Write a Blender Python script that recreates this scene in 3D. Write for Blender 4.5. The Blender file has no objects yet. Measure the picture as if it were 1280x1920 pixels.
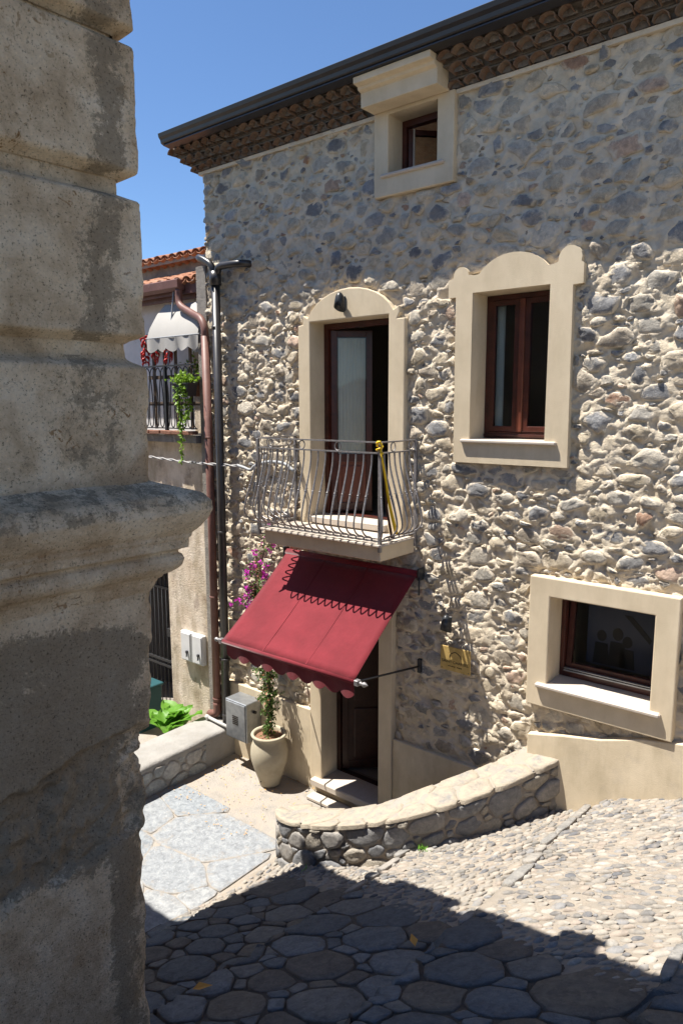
import bpy, math, random
import numpy as np
from mathutils import Vector, Matrix

# ---------------------------------------------------------------- camera, sky, sun, exposure
scene = bpy.context.scene
col = scene.collection
CAM = Vector((0.0, -6.034, 4.62))
F = Vector((-0.62603641, 0.76520952, -0.15010931)); R = Vector((0.77430497, 0.63280329, -0.00343752)); U = Vector((-0.09235924, 0.11838239, 0.98866343))
cd = bpy.data.cameras.new('camera'); cam = bpy.data.objects.new('camera', cd); col.objects.link(cam)
cd.sensor_fit = 'VERTICAL'; cd.sensor_height = 36.0; cd.sensor_width = 24.0; cd.lens = 1322.3 / 1920 * 36
cd.clip_start = 0.05; cd.clip_end = 2000
cam.matrix_world = Matrix(((R.x, U.x, -F.x, CAM.x), (R.y, U.y, -F.y, CAM.y), (R.z, U.z, -F.z, CAM.z), (0, 0, 0, 1)))
scene.camera = cam
w = bpy.data.worlds.new('World'); scene.world = w; w.use_nodes = True
nt = w.node_tree; bg = nt.nodes['Background']
sky = nt.nodes.new('ShaderNodeTexSky'); sky.sky_type = 'NISHITA'; sky.sun_disc = False
SUN = Vector((1.42, 1.0, -4.2)).normalized()
sky.sun_elevation = math.asin(-SUN.z); sky.sun_rotation = math.atan2(-SUN.x, -SUN.y)
sky.altitude = 300; sky.air_density = 1.0; sky.dust_density = 0.0; sky.ozone_density = 8.0
nt.links.new(sky.outputs[0], bg.inputs[0]); bg.inputs[1].default_value = 0.072
sd = bpy.data.lights.new('sun', 'SUN'); sd.energy = 5.0; sd.angle = math.radians(0.35); sd.color = (1.0, 0.955, 0.88)
so = bpy.data.objects.new('sun', sd); col.objects.link(so); so.rotation_euler = SUN.to_track_quat('-Z', 'Y').to_euler(); so.location = (-6, -10, 20)
vs = scene.view_settings; vs.view_transform = 'Standard'; vs.look = 'None'; vs.gamma = 1; vs.exposure = 1.2; vs.use_curve_mapping = False
scene.render.resolution_x = 682; scene.render.resolution_y = 1024

rnd = random.Random(7); rng = np.random.default_rng(11)
PI = math.pi

# ---------------------------------------------------------------- numpy noise
def _h(ix, iy, iz, seed):
    n = (ix.astype(np.int64) * 374761393 + iy.astype(np.int64) * 668265263 + iz.astype(np.int64) * 2147483647 + seed * 1274126177) & 0xffffffff
    n = ((n ^ (n >> 13)) * 1274126177) & 0xffffffff
    n = ((n ^ (n >> 16)) * 2246822519) & 0xffffffff
    return ((n ^ (n >> 15)) & 0xffff) / 65535.0
def vnoise(x, y, z, seed=0):
    x, y, z = np.broadcast_arrays(np.asarray(x, float), np.asarray(y, float), np.asarray(z, float))
    ix, iy, iz = np.floor(x), np.floor(y), np.floor(z); fx, fy, fz = x - ix, y - iy, z - iz
    fx = fx * fx * (3 - 2 * fx); fy = fy * fy * (3 - 2 * fy); fz = fz * fz * (3 - 2 * fz)
    r = 0
    for a in (0, 1):
        for b in (0, 1):
            for c in (0, 1):
                r = r + _h(ix + a, iy + b, iz + c, seed) * (fx if a else 1 - fx) * (fy if b else 1 - fy) * (fz if c else 1 - fz)
    return r * 2 - 1
def fbm(x, y, z, sc, octv=4, seed=0, gain=.5):
    r = 0; a = 1.0; t = 0
    for i in range(octv):
        r = r + a * vnoise(np.asarray(x) * sc, np.asarray(y) * sc, np.asarray(z) * sc, seed + i * 17); t += a; a *= gain; sc *= 2.03
    return r / t
def sstep(a, b, x):
    t = np.clip((x - a) / (b - a), 0, 1); return t * t * (3 - 2 * t)

# ---------------------------------------------------------------- materials
def _nodes(name):
    m = bpy.data.materials.new(name); m.use_nodes = True; t = m.node_tree
    return m, t, t.nodes['Principled BSDF']
def nnoise(t, scale, detail=5, rough=.6, vec=None, dist=0.0):
    n = t.nodes.new('ShaderNodeTexNoise'); n.inputs['Scale'].default_value = scale; n.inputs['Detail'].default_value = detail
    n.inputs['Roughness'].default_value = rough; n.inputs['Distortion'].default_value = dist
    if vec: t.links.new(vec, n.inputs['Vector'])
    return n.outputs['Fac']
def ramp(t, fac, stops):
    n = t.nodes.new('ShaderNodeValToRGB'); e = n.color_ramp.elements
    while len(e) < len(stops): e.new(0.5)
    for k, (p, c) in enumerate(stops):
        e[k].position = p; e[k].color = (*c, 1) if len(c) == 3 else c
    t.links.new(fac, n.inputs[0]); return n.outputs[0]
def mix(t, fac, a, b, mode='MIX'):
    n = t.nodes.new('ShaderNodeMix'); n.data_type = 'RGBA'; n.blend_type = mode; n.clamp_factor = True
    for s, v in ((n.inputs[0], fac), (n.inputs[6], a), (n.inputs[7], b)):
        if isinstance(v, bpy.types.NodeSocket): t.links.new(v, s)
        elif isinstance(v, (int, float)): s.default_value = v
        else: s.default_value = (*v, 1)
    return n.outputs[2]
def mth(t, op, a, b=0.0):
    n = t.nodes.new('ShaderNodeMath'); n.operation = op; n.use_clamp = False
    for s, v in ((n.inputs[0], a), (n.inputs[1], b)):
        if isinstance(v, bpy.types.NodeSocket): t.links.new(v, s)
        else: s.default_value = v
    return n.outputs[0]
def geo(t): return t.nodes.new('ShaderNodeNewGeometry').outputs['Position']
def attr(t, name, out='Color'):
    n = t.nodes.new('ShaderNodeAttribute'); n.attribute_name = name; return n.outputs[out]
def bump(t, bs, height, strength, dist=.01):
    n = t.nodes.new('ShaderNodeBump'); n.inputs['Strength'].default_value = strength; n.inputs['Distance'].default_value = dist
    t.links.new(height, n.inputs['Height']); t.links.new(n.outputs[0], bs.inputs['Normal'])
def stretch(t, vec, s):
    n = t.nodes.new('ShaderNodeMapping'); n.inputs['Scale'].default_value = s; t.links.new(vec, n.inputs[0]); return n.outputs[0]
def M(name, stops, sc=8.0, rough=.8, bsc=60, bst=.3, bd=.006, detail=5, metal=0.0, spec=.3, sc2=None, col2=None, thr=(.5, .62), objspace=False):
    m, t, b = _nodes(name); v = geo(t)
    if len(stops) == 1: stops = [(0.0, tuple(c * .88 for c in stops[0])), (1.0, tuple(min(1, c * 1.1) for c in stops[0]))]
    c = ramp(t, nnoise(t, sc, detail, .65, v), stops)
    if col2: c = mix(t, ramp(t, nnoise(t, sc2, 6, .7, v), [(thr[0], (0, 0, 0)), (thr[1], (1, 1, 1))]), c, col2)
    t.links.new(c, b.inputs['Base Color']); b.inputs['Roughness'].default_value = rough; b.inputs['Metallic'].default_value = metal
    b.inputs['Specular IOR Level'].default_value = spec
    if bst: bump(t, b, nnoise(t, bsc, 6, .7, v), bst, bd)
    return m
MORT = (.62, .52, .385)
def mat_mortar(name, c0, c1, c2):
    m, t, b = _nodes(name); v = geo(t)
    c = ramp(t, nnoise(t, 5, 6, .65, v), [(.3, c0), (.5, c1), (.7, c2)])
    c = mix(t, ramp(t, nnoise(t, 2.2, 4, .6, v), [(.45, (0, 0, 0)), (.75, (.6, .6, .6))]), c, (.46, .38, .28))
    t.links.new(c, b.inputs['Base Color']); b.inputs['Roughness'].default_value = .93; b.inputs['Specular IOR Level'].default_value = .15
    h = mth(t, 'ADD', mth(t, 'MULTIPLY', nnoise(t, 26, 5, .7, v), 1.0), mth(t, 'MULTIPLY', nnoise(t, 160, 4, .7, v), .25))
    bump(t, b, h, .8, .018); return m
def mat_stone(name, mort, smear=(.5, .66), dark=1.0):
    m, t, b = _nodes(name); v = geo(t)
    base = attr(t, 'tint')
    f = nnoise(t, 14, 7, .72, v, .6)
    c = mix(t, 1.0, base, ramp(t, f, [(.25, (.55, .55, .56)), (.5, (1, 1, 1)), (.75, (1.45, 1.42, 1.36))]), 'MULTIPLY')
    c = mix(t, ramp(t, nnoise(t, 38, 5, .7, v), [(.56, (0, 0, 0)), (.66, (.6, .6, .6))]), c, mix(t, 1.0, base, (1.5, 1.46, 1.4), 'MULTIPLY'))
    e = attr(t, 'edge', 'Fac')
    sm = mth(t, 'ADD', mth(t, 'MULTIPLY', e, .34), nnoise(t, 11, 6, .7, v))
    c = mix(t, ramp(t, sm, [(smear[0], (0, 0, 0)), (smear[1], (1, 1, 1))]), c, mort)
    t.links.new(c, b.inputs['Base Color']); b.inputs['Roughness'].default_value = .88; b.inputs['Specular IOR Level'].default_value = .22
    h = mth(t, 'ADD', mth(t, 'MULTIPLY', nnoise(t, 22, 6, .75, v), 1.0), mth(t, 'MULTIPLY', nnoise(t, 120, 4, .7, v), .3))
    bump(t, b, h, .9, .02); return m
mats = {}
mats['mortar'] = mat_mortar('lime_mortar', (.49, .41, .30), (.61, .525, .40), (.69, .60, .47))
mats['stone'] = mat_stone('rubble_stone', (.62, .535, .415), (.56, .74))
mats['wallstone'] = mat_stone('field_stone', (.34, .30, .25), (.70, .9))
mats['render'] = M('cream_render', [(.3, (.58, .48, .34)), (.7, (.64, .54, .39))], 3, .9, 130, .5, .006, spec=.12)
mats['render_soft'] = M('plinth_render', [(.3, (.55, .46, .325)), (.7, (.66, .56, .41))], 2.2, .9, 110, .35, .006, spec=.12, sc2=5, col2=(.52, .44, .33), thr=(.55, .75))
def weather(m, amt=.22):
    t = m.node_tree; b = t.nodes['Principled BSDF']; c0 = b.inputs['Base Color'].links[0].from_socket; v = geo(t)
    st = ramp(t, nnoise(t, 7, 5, .65, stretch(t, v, (1.0, 1.0, .3))), [(.38, (1 - amt, 1 - amt * 1.05, 1 - amt * 1.2)), (.58, (1, 1, 1))])
    bl_ = ramp(t, nnoise(t, 1.3, 6, .7, v), [(.35, (1 - amt * .8, 1 - amt * .85, 1 - amt)), (.6, (1.03, 1.03, 1.03))])
    t.links.new(mix(t, 1.0, mix(t, 1.0, c0, st, 'MULTIPLY'), bl_, 'MULTIPLY'), b.inputs['Base Color'])
weather(mats['render'], .08); weather(mats['render_soft'], .12)
mats['sill'] = M('limestone_sill', [(.3, (0.437, 0.375, 0.312)), (.7, (0.475, 0.419, 0.356))], 12, .6, 80, .1, .003)
mats['wood'] = M('mahogany_wood', [(.3, (.034, .009, .006)), (.7, (.085, .021, .013))], 9, .35, 60, .08, .002, spec=.5)
mats['wood_panel'] = M('panel_wood', [(.3, (.10, .026, .014)), (.7, (.15, .042, .022))], 9, .4, 60, .08, .002, spec=.5)
mats['darkwood'] = M('dark_door_wood', [(.3, (.022, .009, .007)), (.7, (.042, .016, .011))], 12, .4, 70, .15, .002, spec=.4)
mats['iron'] = M('hammered_iron', [(.3, (0.170, 0.162, 0.162)), (.7, (0.323, 0.306, 0.306))], 30, .45, 90, .5, .004, metal=.55, spec=.5)
mats['black_iron'] = M('black_iron', [(.3, (.012, .012, .013)), (.7, (.03, .03, .032))], 30, .5, 90, .3, .003, spec=.4)
mats['black_pipe'] = M('black_pipe', [(.3, (.022, .02, .02)), (.7, (.04, .036, .034))], 6, .32, 40, .05, .003, spec=.5)
mats['brown_pipe'] = M('brown_pipe', [(.3, (.13, .06, .048)), (.7, (.2, .1, .08))], 5, .5, 50, .15, .003, sc2=9, col2=(.28, .2, .17), thr=(.6, .8))
mats['gutter'] = M('dark_gutter', [(.3, (.016, .014, .015)), (.7, (.026, .023, .024))], 6, .35, 40, .05, .003, spec=.45)
mats['galv'] = M('galvanised_steel', [(.3, (0.255, 0.268, 0.281)), (.7, (0.370, 0.383, 0.395))], 14, .42, 50, .08, .003, metal=.75, spec=.5)
mats['brass'] = M('brass', [(.35, (.55, .37, .12)), (.65, (.66, .47, .18))], 25, .32, 60, .08, .002, metal=.35)
mats['ink'] = M('engraving', [(.02, .015, .01)], 5, .6, 40, 0)
mats['steel_screw'] = M('screw', [(.3, .25, .15)], 5, .4, 40, 0, metal=.8)
mats['whitebox'] = M('white_plastic', [(.3, (0.561, 0.561, 0.561)), (.7, (0.629, 0.629, 0.620))], 8, .5, 60, .05, .002)
mats['lock'] = M('grey_lock', [(.06, .06, .065)], 8, .4, 60, 0)
mats['lamp'] = M('black_lamp', [(.025, .027, .03)], 8, .35, 60, .05)
mats['tile'] = M('terracotta', [(.25, (0.225, 0.086, 0.045)), (.5, (0.315, 0.143, 0.079)), (.75, (0.375, 0.225, 0.150))], 7, .85, 70, .4, .006, sc2=12, col2=(0.225, 0.195, 0.158), thr=(.56, .7))
mats['oldtile'] = M('old_terracotta', [(.25, (0.115, 0.058, 0.034)), (.5, (0.173, 0.110, 0.075)), (.75, (0.207, 0.162, 0.115))], 8, .9, 60, .5, .008, sc2=9, col2=(0.126, 0.110, 0.090), thr=(.5, .66))
mats['oldmortar'] = M('cornice_mortar', [(.3, (0.135, 0.115, 0.095)), (.7, (0.230, 0.195, 0.158))], 9, .95, 60, .8, .012)
mats['nwall'] = M('neighbour_plaster', [(.28, (0.450, 0.350, 0.263)), (.45, (0.675, 0.562, 0.438)), (.6, (0.750, 0.650, 0.537)), (.75, (0.825, 0.725, 0.613))], 2.3, .92, 38, .9, .014, sc2=5, col2=(0.500, 0.413, 0.338), thr=(.55, .63))
weather(mats['nwall'], .28)
mats['nwhite'] = M('whitewash', [(.3, (.62, .60, .58)), (.7, (.74, .72, .70))], 4, .9, 60, .3, .006, sc2=6, col2=(.55, .46, .38), thr=(.62, .7))
mats['cement'] = M('grey_cement', [(.25, (.17, .155, .14)), (.75, (.33, .30, .26))], 9, .95, 45, .9, .015)
mats['redpaint'] = M('dark_red_paint', [(.20, .05, .05)], 6, .7, 60, .1)
mats['brick'] = M('old_brick', [(.3, (0.192, 0.088, 0.056)), (.7, (0.288, 0.144, 0.096))], 15, .9, 60, .6, .008)
mats['canvas'] = M('white_canvas', [(0.389, 0.373, 0.346)], 5, .85, 300, .15, .002)
mats['pebble_bed'] = M('pebble_mortar', [(.25, (0.225, 0.191, 0.153)), (.5, (0.288, 0.247, 0.201)), (.75, (0.331, 0.288, 0.234))], 5, .95, 60, .9, .014, sc2=1.6, col2=(0.237, 0.216, 0.188), thr=(.5, .7))
mats['court_bed'] = M('court_bed', [(.25, (0.233, 0.212, 0.184)), (.5, (0.295, 0.267, 0.236)), (.75, (0.342, 0.308, 0.267))], 6, .95, 45, .8, .016, sc2=3, col2=(0.314, 0.264, 0.212), thr=(.45, .65))
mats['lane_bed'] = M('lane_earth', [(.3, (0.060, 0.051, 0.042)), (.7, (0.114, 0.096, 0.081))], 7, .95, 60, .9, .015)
mats['earth'] = M('earth', [(.3, (.16, .13, .10)), (.7, (.26, .22, .17))], 2, .95, 30, .5, .02)
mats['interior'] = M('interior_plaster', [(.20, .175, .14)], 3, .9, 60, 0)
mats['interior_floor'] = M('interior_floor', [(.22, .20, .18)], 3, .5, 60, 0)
mats['curtain'] = M('curtain', [(.88, .86, .80)], 6, .9, 200, .1)
mats['pot'] = M('pale_clay', [(.25, (0.295, 0.253, 0.176)), (.5, (0.379, 0.330, 0.239)), (.75, (0.421, 0.372, 0.281))], 4.5, .8, 40, .15, .004, sc2=7, col2=(0.330, 0.295, 0.231), thr=(.55, .7))
mats['soil'] = M('soil', [(.3, (.10, .05, .03)), (.7, (.28, .15, .09))], 60, .95, 60, .8, .01)
mats['bark'] = M('bark', [(.3, (.10, .07, .05)), (.7, (.20, .15, .11))], 30, .9, 80, .6, .005)
mats['teal'] = M('teal_plastic', [(.02, .07, .08)], 6, .45, 50, 0)
mats['copper'] = M('green_copper', [(.3, (.13, .16, .14)), (.7, (.22, .27, .24))], 14, .45, 50, .2, .003, metal=.4)
mats['chilli'] = M('chilli_red', [(.42, .02, .015)], 20, .35, 60, .1)
mats['cable'] = M('grey_cable', [(.36, .35, .34)], 20, .6, 60, 0)
mats['conduit'] = M('grey_conduit', [(.30, .31, .32)], 20, .5, 60, 0)
mats['pvc'] = M('pale_pvc', [(0.406, 0.399, 0.378)], 10, .5, 60, 0)
mats['yellow'] = M('yellow_ribbon', [(.78, .50, .02)], 10, .35, 60, 0)
mats['brown_ribbon'] = M('brown_ribbon', [(.055, .025, .018)], 10, .35, 60, 0)
mats['dryleaf'] = M('dry_leaf', [(.50, .26, .06)], 20, .8, 60, .1)
mats['blackplastic'] = M('black_plastic', [(.02, .02, .022)], 10, .5, 60, .1)
mats['poster'] = M('poster_print', [(.12, .12, .16)], 3, .5, 60, 0)  # dim colour of the board that stands in for a window reflection
mats['poster2'] = M('poster_figure', [(.04, .032, .03)], 3, .5, 60, 0)
mats['room_grey'] = M('grey_passage', [(.20, .195, .21)], 3, .9, 60, .1)

def fabric(name, c, c2):
    m, t, b = _nodes(name); v = geo(t)
    cc = mix(t, nnoise(t, 2.5, 4, .6, v), c, c2); t.links.new(cc, b.inputs['Base Color'])
    b.inputs['Roughness'].default_value = .82; b.inputs['Specular IOR Level'].default_value = .2; b.inputs['Sheen Weight'].default_value = .15
    du = ramp(t, nnoise(t, 1.7, 6, .7, v), [(.42, (.86, .86, .88)), (.7, (1.22, 1.3, 1.3))]); t.links.new(mix(t, 1.0, cc, du, 'MULTIPLY'), b.inputs['Base Color'])
    bump(t, b, mth(t, 'ADD', mth(t, 'MULTIPLY', nnoise(t, 3.2, 3, .5, v), 3.0), mth(t, 'MULTIPLY', nnoise(t, 380, 2, .6, v), .12)), .5, .012); return m
mats['red'] = fabric('crimson_canvas', (0.144, 0.011, 0.017), (0.166, 0.015, 0.022))
def leafmat(name, c1, c2, tr=.35):
    m, t, b = _nodes(name); v = geo(t)
    c = mix(t, nnoise(t, 23, 3, .6, v), c1, c2)
    t.links.new(c, b.inputs['Base Color']); b.inputs['Roughness'].default_value = .45; b.inputs['Specular IOR Level'].default_value = .3
    tl = t.nodes.new('ShaderNodeBsdfTranslucent'); t.links.new(c, tl.inputs[0]); ms = t.nodes.new('ShaderNodeMixShader'); ms.inputs[0].default_value = tr
    t.links.new(b.outputs[0], ms.inputs[1]); t.links.new(tl.outputs[0], ms.inputs[2]); t.links.new(ms.outputs[0], t.nodes['Material Output'].inputs[0]); return m
mats['leaf'] = leafmat('bougainvillea_leaf', (.05, .11, .02), (.13, .20, .045))
mats['ivy'] = leafmat('ivy_leaf', (.10, .22, .02), (.26, .38, .04), .45)
mats['bigleaf'] = leafmat('broad_leaf', (.08, .22, .025), (.20, .42, .05), .4)
mats['bract'] = leafmat('magenta_bract', (.55, .03, .42), (.70, .08, .55), .4)
mats['peach'] = leafmat('faded_bract', (.50, .26, .14), (.60, .36, .22), .3)
def glassmat():
    m, t, b = _nodes('window_glass'); g = t.nodes.new('ShaderNodeBsdfGlossy'); g.inputs['Roughness'].default_value = .015; g.inputs[0].default_value = (.9, .93, .95, 1)
    tr = t.nodes.new('ShaderNodeBsdfTransparent'); tr.inputs[0].default_value = (.88, .90, .89, 1)
    fr = t.nodes.new('ShaderNodeFresnel'); fr.inputs[0].default_value = 1.33
    ms = t.nodes.new('ShaderNodeMixShader'); t.links.new(fr.outputs[0], ms.inputs[0]); t.links.new(tr.outputs[0], ms.inputs[1]); t.links.new(g.outputs[0], ms.inputs[2])
    t.links.new(ms.outputs[0], t.nodes['Material Output'].inputs[0]); return m
mats['glass'] = glassmat()
def mat_plaster():
    m, t, b = _nodes('weathered_plaster'); v = geo(t)
    n1 = nnoise(t, 4.5, 7, .68, v, .3)
    c = ramp(t, n1, [(.30, (.44, .33, .21)), (.42, (.63, .485, .32)), (.54, (.79, .645, .455)), (.66, (.88, .76, .58))])
    # ochre undercoat where the limewash has flaked
    fl = ramp(t, nnoise(t, 17, 8, .75, v, 1.2), [(.585, (0, 0, 0)), (.61, (1, 1, 1))])
    fl = mix(t, 1.0, fl, ramp(t, nnoise(t, 3.1, 3, .5, v), [(.45, (0, 0, 0)), (.6, (1, 1, 1))]), 'MULTIPLY')
    c = mix(t, fl, c, (.34, .20, .09))
    # grey lichen and soot stains (shape from the mesh attribute, broken up by noise)
    st = attr(t, 'stain', 'Fac')
    s = mth(t, 'ADD', st, mth(t, 'MULTIPLY', mth(t, 'SUBTRACT', nnoise(t, 10, 10, .82, v, .3), .5), 2.4))
    c = mix(t, ramp(t, mth(t, 'ADD', s, mth(t, 'MULTIPLY', mth(t, 'SUBTRACT', nnoise(t, 70, 5, .8, v), .5), .7)), [(.40, (0, 0, 0)), (.56, (.80, .80, .80))]), c, mix(t, nnoise(t, 55, 4, .7, v), (.21, .165, .11), (.38, .315, .225)))
    # warm bare render at sheltered edges
    wa = attr(t, 'warm', 'Fac')
    s2 = mth(t, 'ADD', wa, mth(t, 'MULTIPLY', mth(t, 'SUBTRACT', nnoise(t, 8, 7, .7, v), .5), 1.2))
    c = mix(t, ramp(t, s2, [(.45, (0, 0, 0)), (.75, (.85, .85, .85))]), c, (.52, .365, .225))
    # pits and grains
    pt = ramp(t, nnoise(t, 95, 5, .75, v), [(.36, (.30, .29, .27)), (.43, (.95, .95, .95)), (.60, (1, 1, 1)), (.70, (1.3, 1.27, 1.2))])
    c = mix(t, 1.0, c, pt, 'MULTIPLY')
    t.links.new(c, b.inputs['Base Color']); b.inputs['Roughness'].default_value = .95; b.inputs['Specular IOR Level'].default_value = .1
    h = mth(t, 'ADD', mth(t, 'MULTIPLY', nnoise(t, 38, 8, .75, v), 1.0), mth(t, 'MULTIPLY', nnoise(t, 170, 5, .75, v), .5))
    h = mth(t, 'SUBTRACT', h, mth(t, 'MULTIPLY', fl, .25)) if False else h
    bump(t, b, h, 1.0, .02); return m
mats['plaster'] = mat_plaster()

# ---------------------------------------------------------------- object helpers
WLOC = {}
def setp(o, parent):
    if parent is not None:
        o.parent = parent; o.matrix_parent_inverse = Matrix.Translation(-WLOC.get(parent.name, Vector((0, 0, 0))))
def tag(o, label=None, cat=None, group=None, kind=None):
    if label: o['label'] = label
    if cat: o['category'] = cat
    if group: o['group'] = group
    if kind: o['kind'] = kind
    return o
def thing(name, loc, label, cat, group=None):
    o = bpy.data.objects.new(name, None); col.objects.link(o); o.location = loc; o.empty_display_size = .2
    WLOC[o.name] = Vector(loc); return tag(o, label, cat, group)
def mesh(name, V, Fc, mat, smooth=False, fattr=None, vattr=None):
    me = bpy.data.meshes.new(name)
    V = np.asarray(V, dtype=np.float32)
    if isinstance(Fc, np.ndarray) and Fc.ndim == 2:
        k = Fc.shape[1]; n = len(Fc)
        me.vertices.add(len(V)); me.vertices.foreach_set('co', V.ravel())
        me.loops.add(n * k); me.loops.foreach_set('vertex_index', Fc.astype(np.int32).ravel())
        me.polygons.add(n); me.polygons.foreach_set('loop_start', np.arange(0, n * k, k, dtype=np.int32))
        me.update(calc_edges=True)
    else:
        me.from_pydata(V.tolist(), [], [tuple(int(i) for i in f) for f in Fc]); me.update()
    if smooth: me.polygons.foreach_set('use_smooth', np.ones(len(me.polygons), dtype=bool))
    if fattr:
        for k, arr in fattr.items():
            a = me.attributes.new(k, 'FLOAT_COLOR', 'FACE'); arr = np.asarray(arr, dtype=np.float32)
            if arr.ndim == 1: arr = np.tile(arr, (len(me.polygons), 1))
            a.data.foreach_set('color', np.concatenate([arr, np.ones((len(arr), 1), np.float32)], 1).ravel())
    if vattr:
        for k, arr in vattr.items():
            a = me.attributes.new(k, 'FLOAT', 'POINT'); a.data.foreach_set('value', np.asarray(arr, dtype=np.float32))
    me.materials.append(mats[mat] if isinstance(mat, str) else mat); me.validate(); return me
def place(name, me, parent=None, loc=None, rot=None, scale=None):
    o = bpy.data.objects.new(name, me); col.objects.link(o); setp(o, parent)
    if loc is not None: o.location = loc
    if rot is not None: o.rotation_euler = rot
    if scale is not None: o.scale = scale
    return o
def obj(name, V, Fc, mat, parent=None, **k): return place(name, mesh(name, V, Fc, mat, **k), parent)

class MB:
    def __init__(s): s.v = []; s.f = []
    def add(s, V, Fc):
        b = len(s.v); s.v += [tuple(map(float, p)) for p in V]; s.f += [tuple(i + b for i in f) for f in Fc]; return s
    def box(s, x0, x1, y0, y1, z0, z1, bev=0.0):
        if bev <= 0:
            V = [(x, y, z) for z in (z0, z1) for y in (y0, y1) for x in (x0, x1)]
            return s.add(V, [(0, 2, 3, 1), (4, 5, 7, 6), (0, 1, 5, 4), (2, 6, 7, 3), (0, 4, 6, 2), (1, 3, 7, 5)])
        b = bev; V = []; idx = {}
        for X, sx in ((x0, 1), (x1, -1)):
            for Y, sy in ((y0, 1), (y1, -1)):
                for Z, sz in ((z0, 1), (z1, -1)):
                    idx[sx, sy, sz] = len(V)
                    V += [(X, Y + sy * b, Z + sz * b), (X + sx * b, Y, Z + sz * b), (X + sx * b, Y + sy * b, Z)]
        I = lambda a, c, d, k: idx[a, c, d] + k
        Fc = []
        for a in (1, -1):
            Fc.append([I(a, 1, 1, 0), I(a, 1, -1, 0), I(a, -1, -1, 0), I(a, -1, 1, 0)]); Fc.append([I(1, a, 1, 1), I(1, a, -1, 1), I(-1, a, -1, 1), I(-1, a, 1, 1)])
            Fc.append([I(1, 1, a, 2), I(1, -1, a, 2), I(-1, -1, a, 2), I(-1, 1, a, 2)])
            for c in (1, -1):
                Fc.append([I(a, c, 1, 0), I(a, c, -1, 0), I(a, c, -1, 1), I(a, c, 1, 1)]); Fc.append([I(a, 1, c, 0), I(a, -1, c, 0), I(a, -1, c, 2), I(a, 1, c, 2)])
                Fc.append([I(1, a, c, 1), I(-1, a, c, 1), I(-1, a, c, 2), I(1, a, c, 2)])
                for d in (1, -1): Fc.append([I(a, c, d, 0), I(a, c, d, 1), I(a, c, d, 2)])
        return s.add(V, Fc)
    def tube(s, pts, r, n=8, caps=True):
        pts = [Vector(p) for p in pts]; m = len(pts); V = []; rr = r if hasattr(r, '__len__') else [r] * m
        up = None
        for i, p in enumerate(pts):
            t = (pts[min(i + 1, m - 1)] - pts[max(i - 1, 0)]).normalized()
            if up is None: up = t.orthogonal().normalized()
            up = (up - t * up.dot(t)).normalized(); sd_ = t.cross(up)
            V += [p + (up * math.cos(2 * PI * k / n) + sd_ * math.sin(2 * PI * k / n)) * rr[i] for k in range(n)]
        Fc = [(i * n + k, i * n + (k + 1) % n, (i + 1) * n + (k + 1) % n, (i + 1) * n + k) for i in range(m - 1) for k in range(n)]
        if caps: Fc += [tuple(range(n - 1, -1, -1)), tuple((m - 1) * n + k for k in range(n))]
        return s.add(V, Fc)
    def lathe(s, prof, c, n=24):
        V = [(c[0] + r * math.cos(2 * PI * k / n), c[1] + r * math.sin(2 * PI * k / n), c[2] + z) for r, z in prof for k in range(n)]
        Fc = [(i * n + k, i * n + (k + 1) % n, (i + 1) * n + (k + 1) % n, (i + 1) * n + k) for i in range(len(prof) - 1) for k in range(n)]
        return s.add(V, Fc)
    def prism(s, poly, a0, a1, f):     # polygon (u,v) extruded between a0,a1; f(u,v,a)->xyz
        n = len(poly); V = [f(u, v, a0) for u, v in poly] + [f(u, v, a1) for u, v in poly]
        return s.add(V, [tuple(range(n)), tuple(range(2 * n - 1, n - 1, -1))] + [(i, i + n, (i + 1) % n + n, (i + 1) % n) for i in range(n)])
    def build(s, name, mat, parent=None, smooth=False, bevel=0.0):
        o = obj(name, s.v, s.f, mat, parent, smooth=smooth); fixn(o.data)
        if bevel:
            m = o.modifiers.new('bevel', 'BEVEL'); m.width = bevel; m.segments = 2; m.limit_method = 'ANGLE'; m.angle_limit = math.radians(40)
        return o
import bmesh
def fixn(me):
    bm = bmesh.new(); bm.from_mesh(me); bmesh.ops.recalc_face_normals(bm, faces=bm.faces); bm.to_mesh(me); bm.free()
def smooth_path(pts, n=8):
    pts = [Vector(p) for p in pts]; out = []
    P = [pts[0] * 2 - pts[1]] + pts + [pts[-1] * 2 - pts[-2]]
    for i in range(1, len(P) - 2):
        for k in range(n):
            t = k / n; a, b, c, d = P[i - 1], P[i], P[i + 1], P[i + 2]
            out.append(.5 * ((2 * b) + (c - a) * t + (2 * a - 5 * b + 4 * c - d) * t * t + (3 * b - a - 3 * c + d) * t ** 3))
    out.append(pts[-1]); return out

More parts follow.
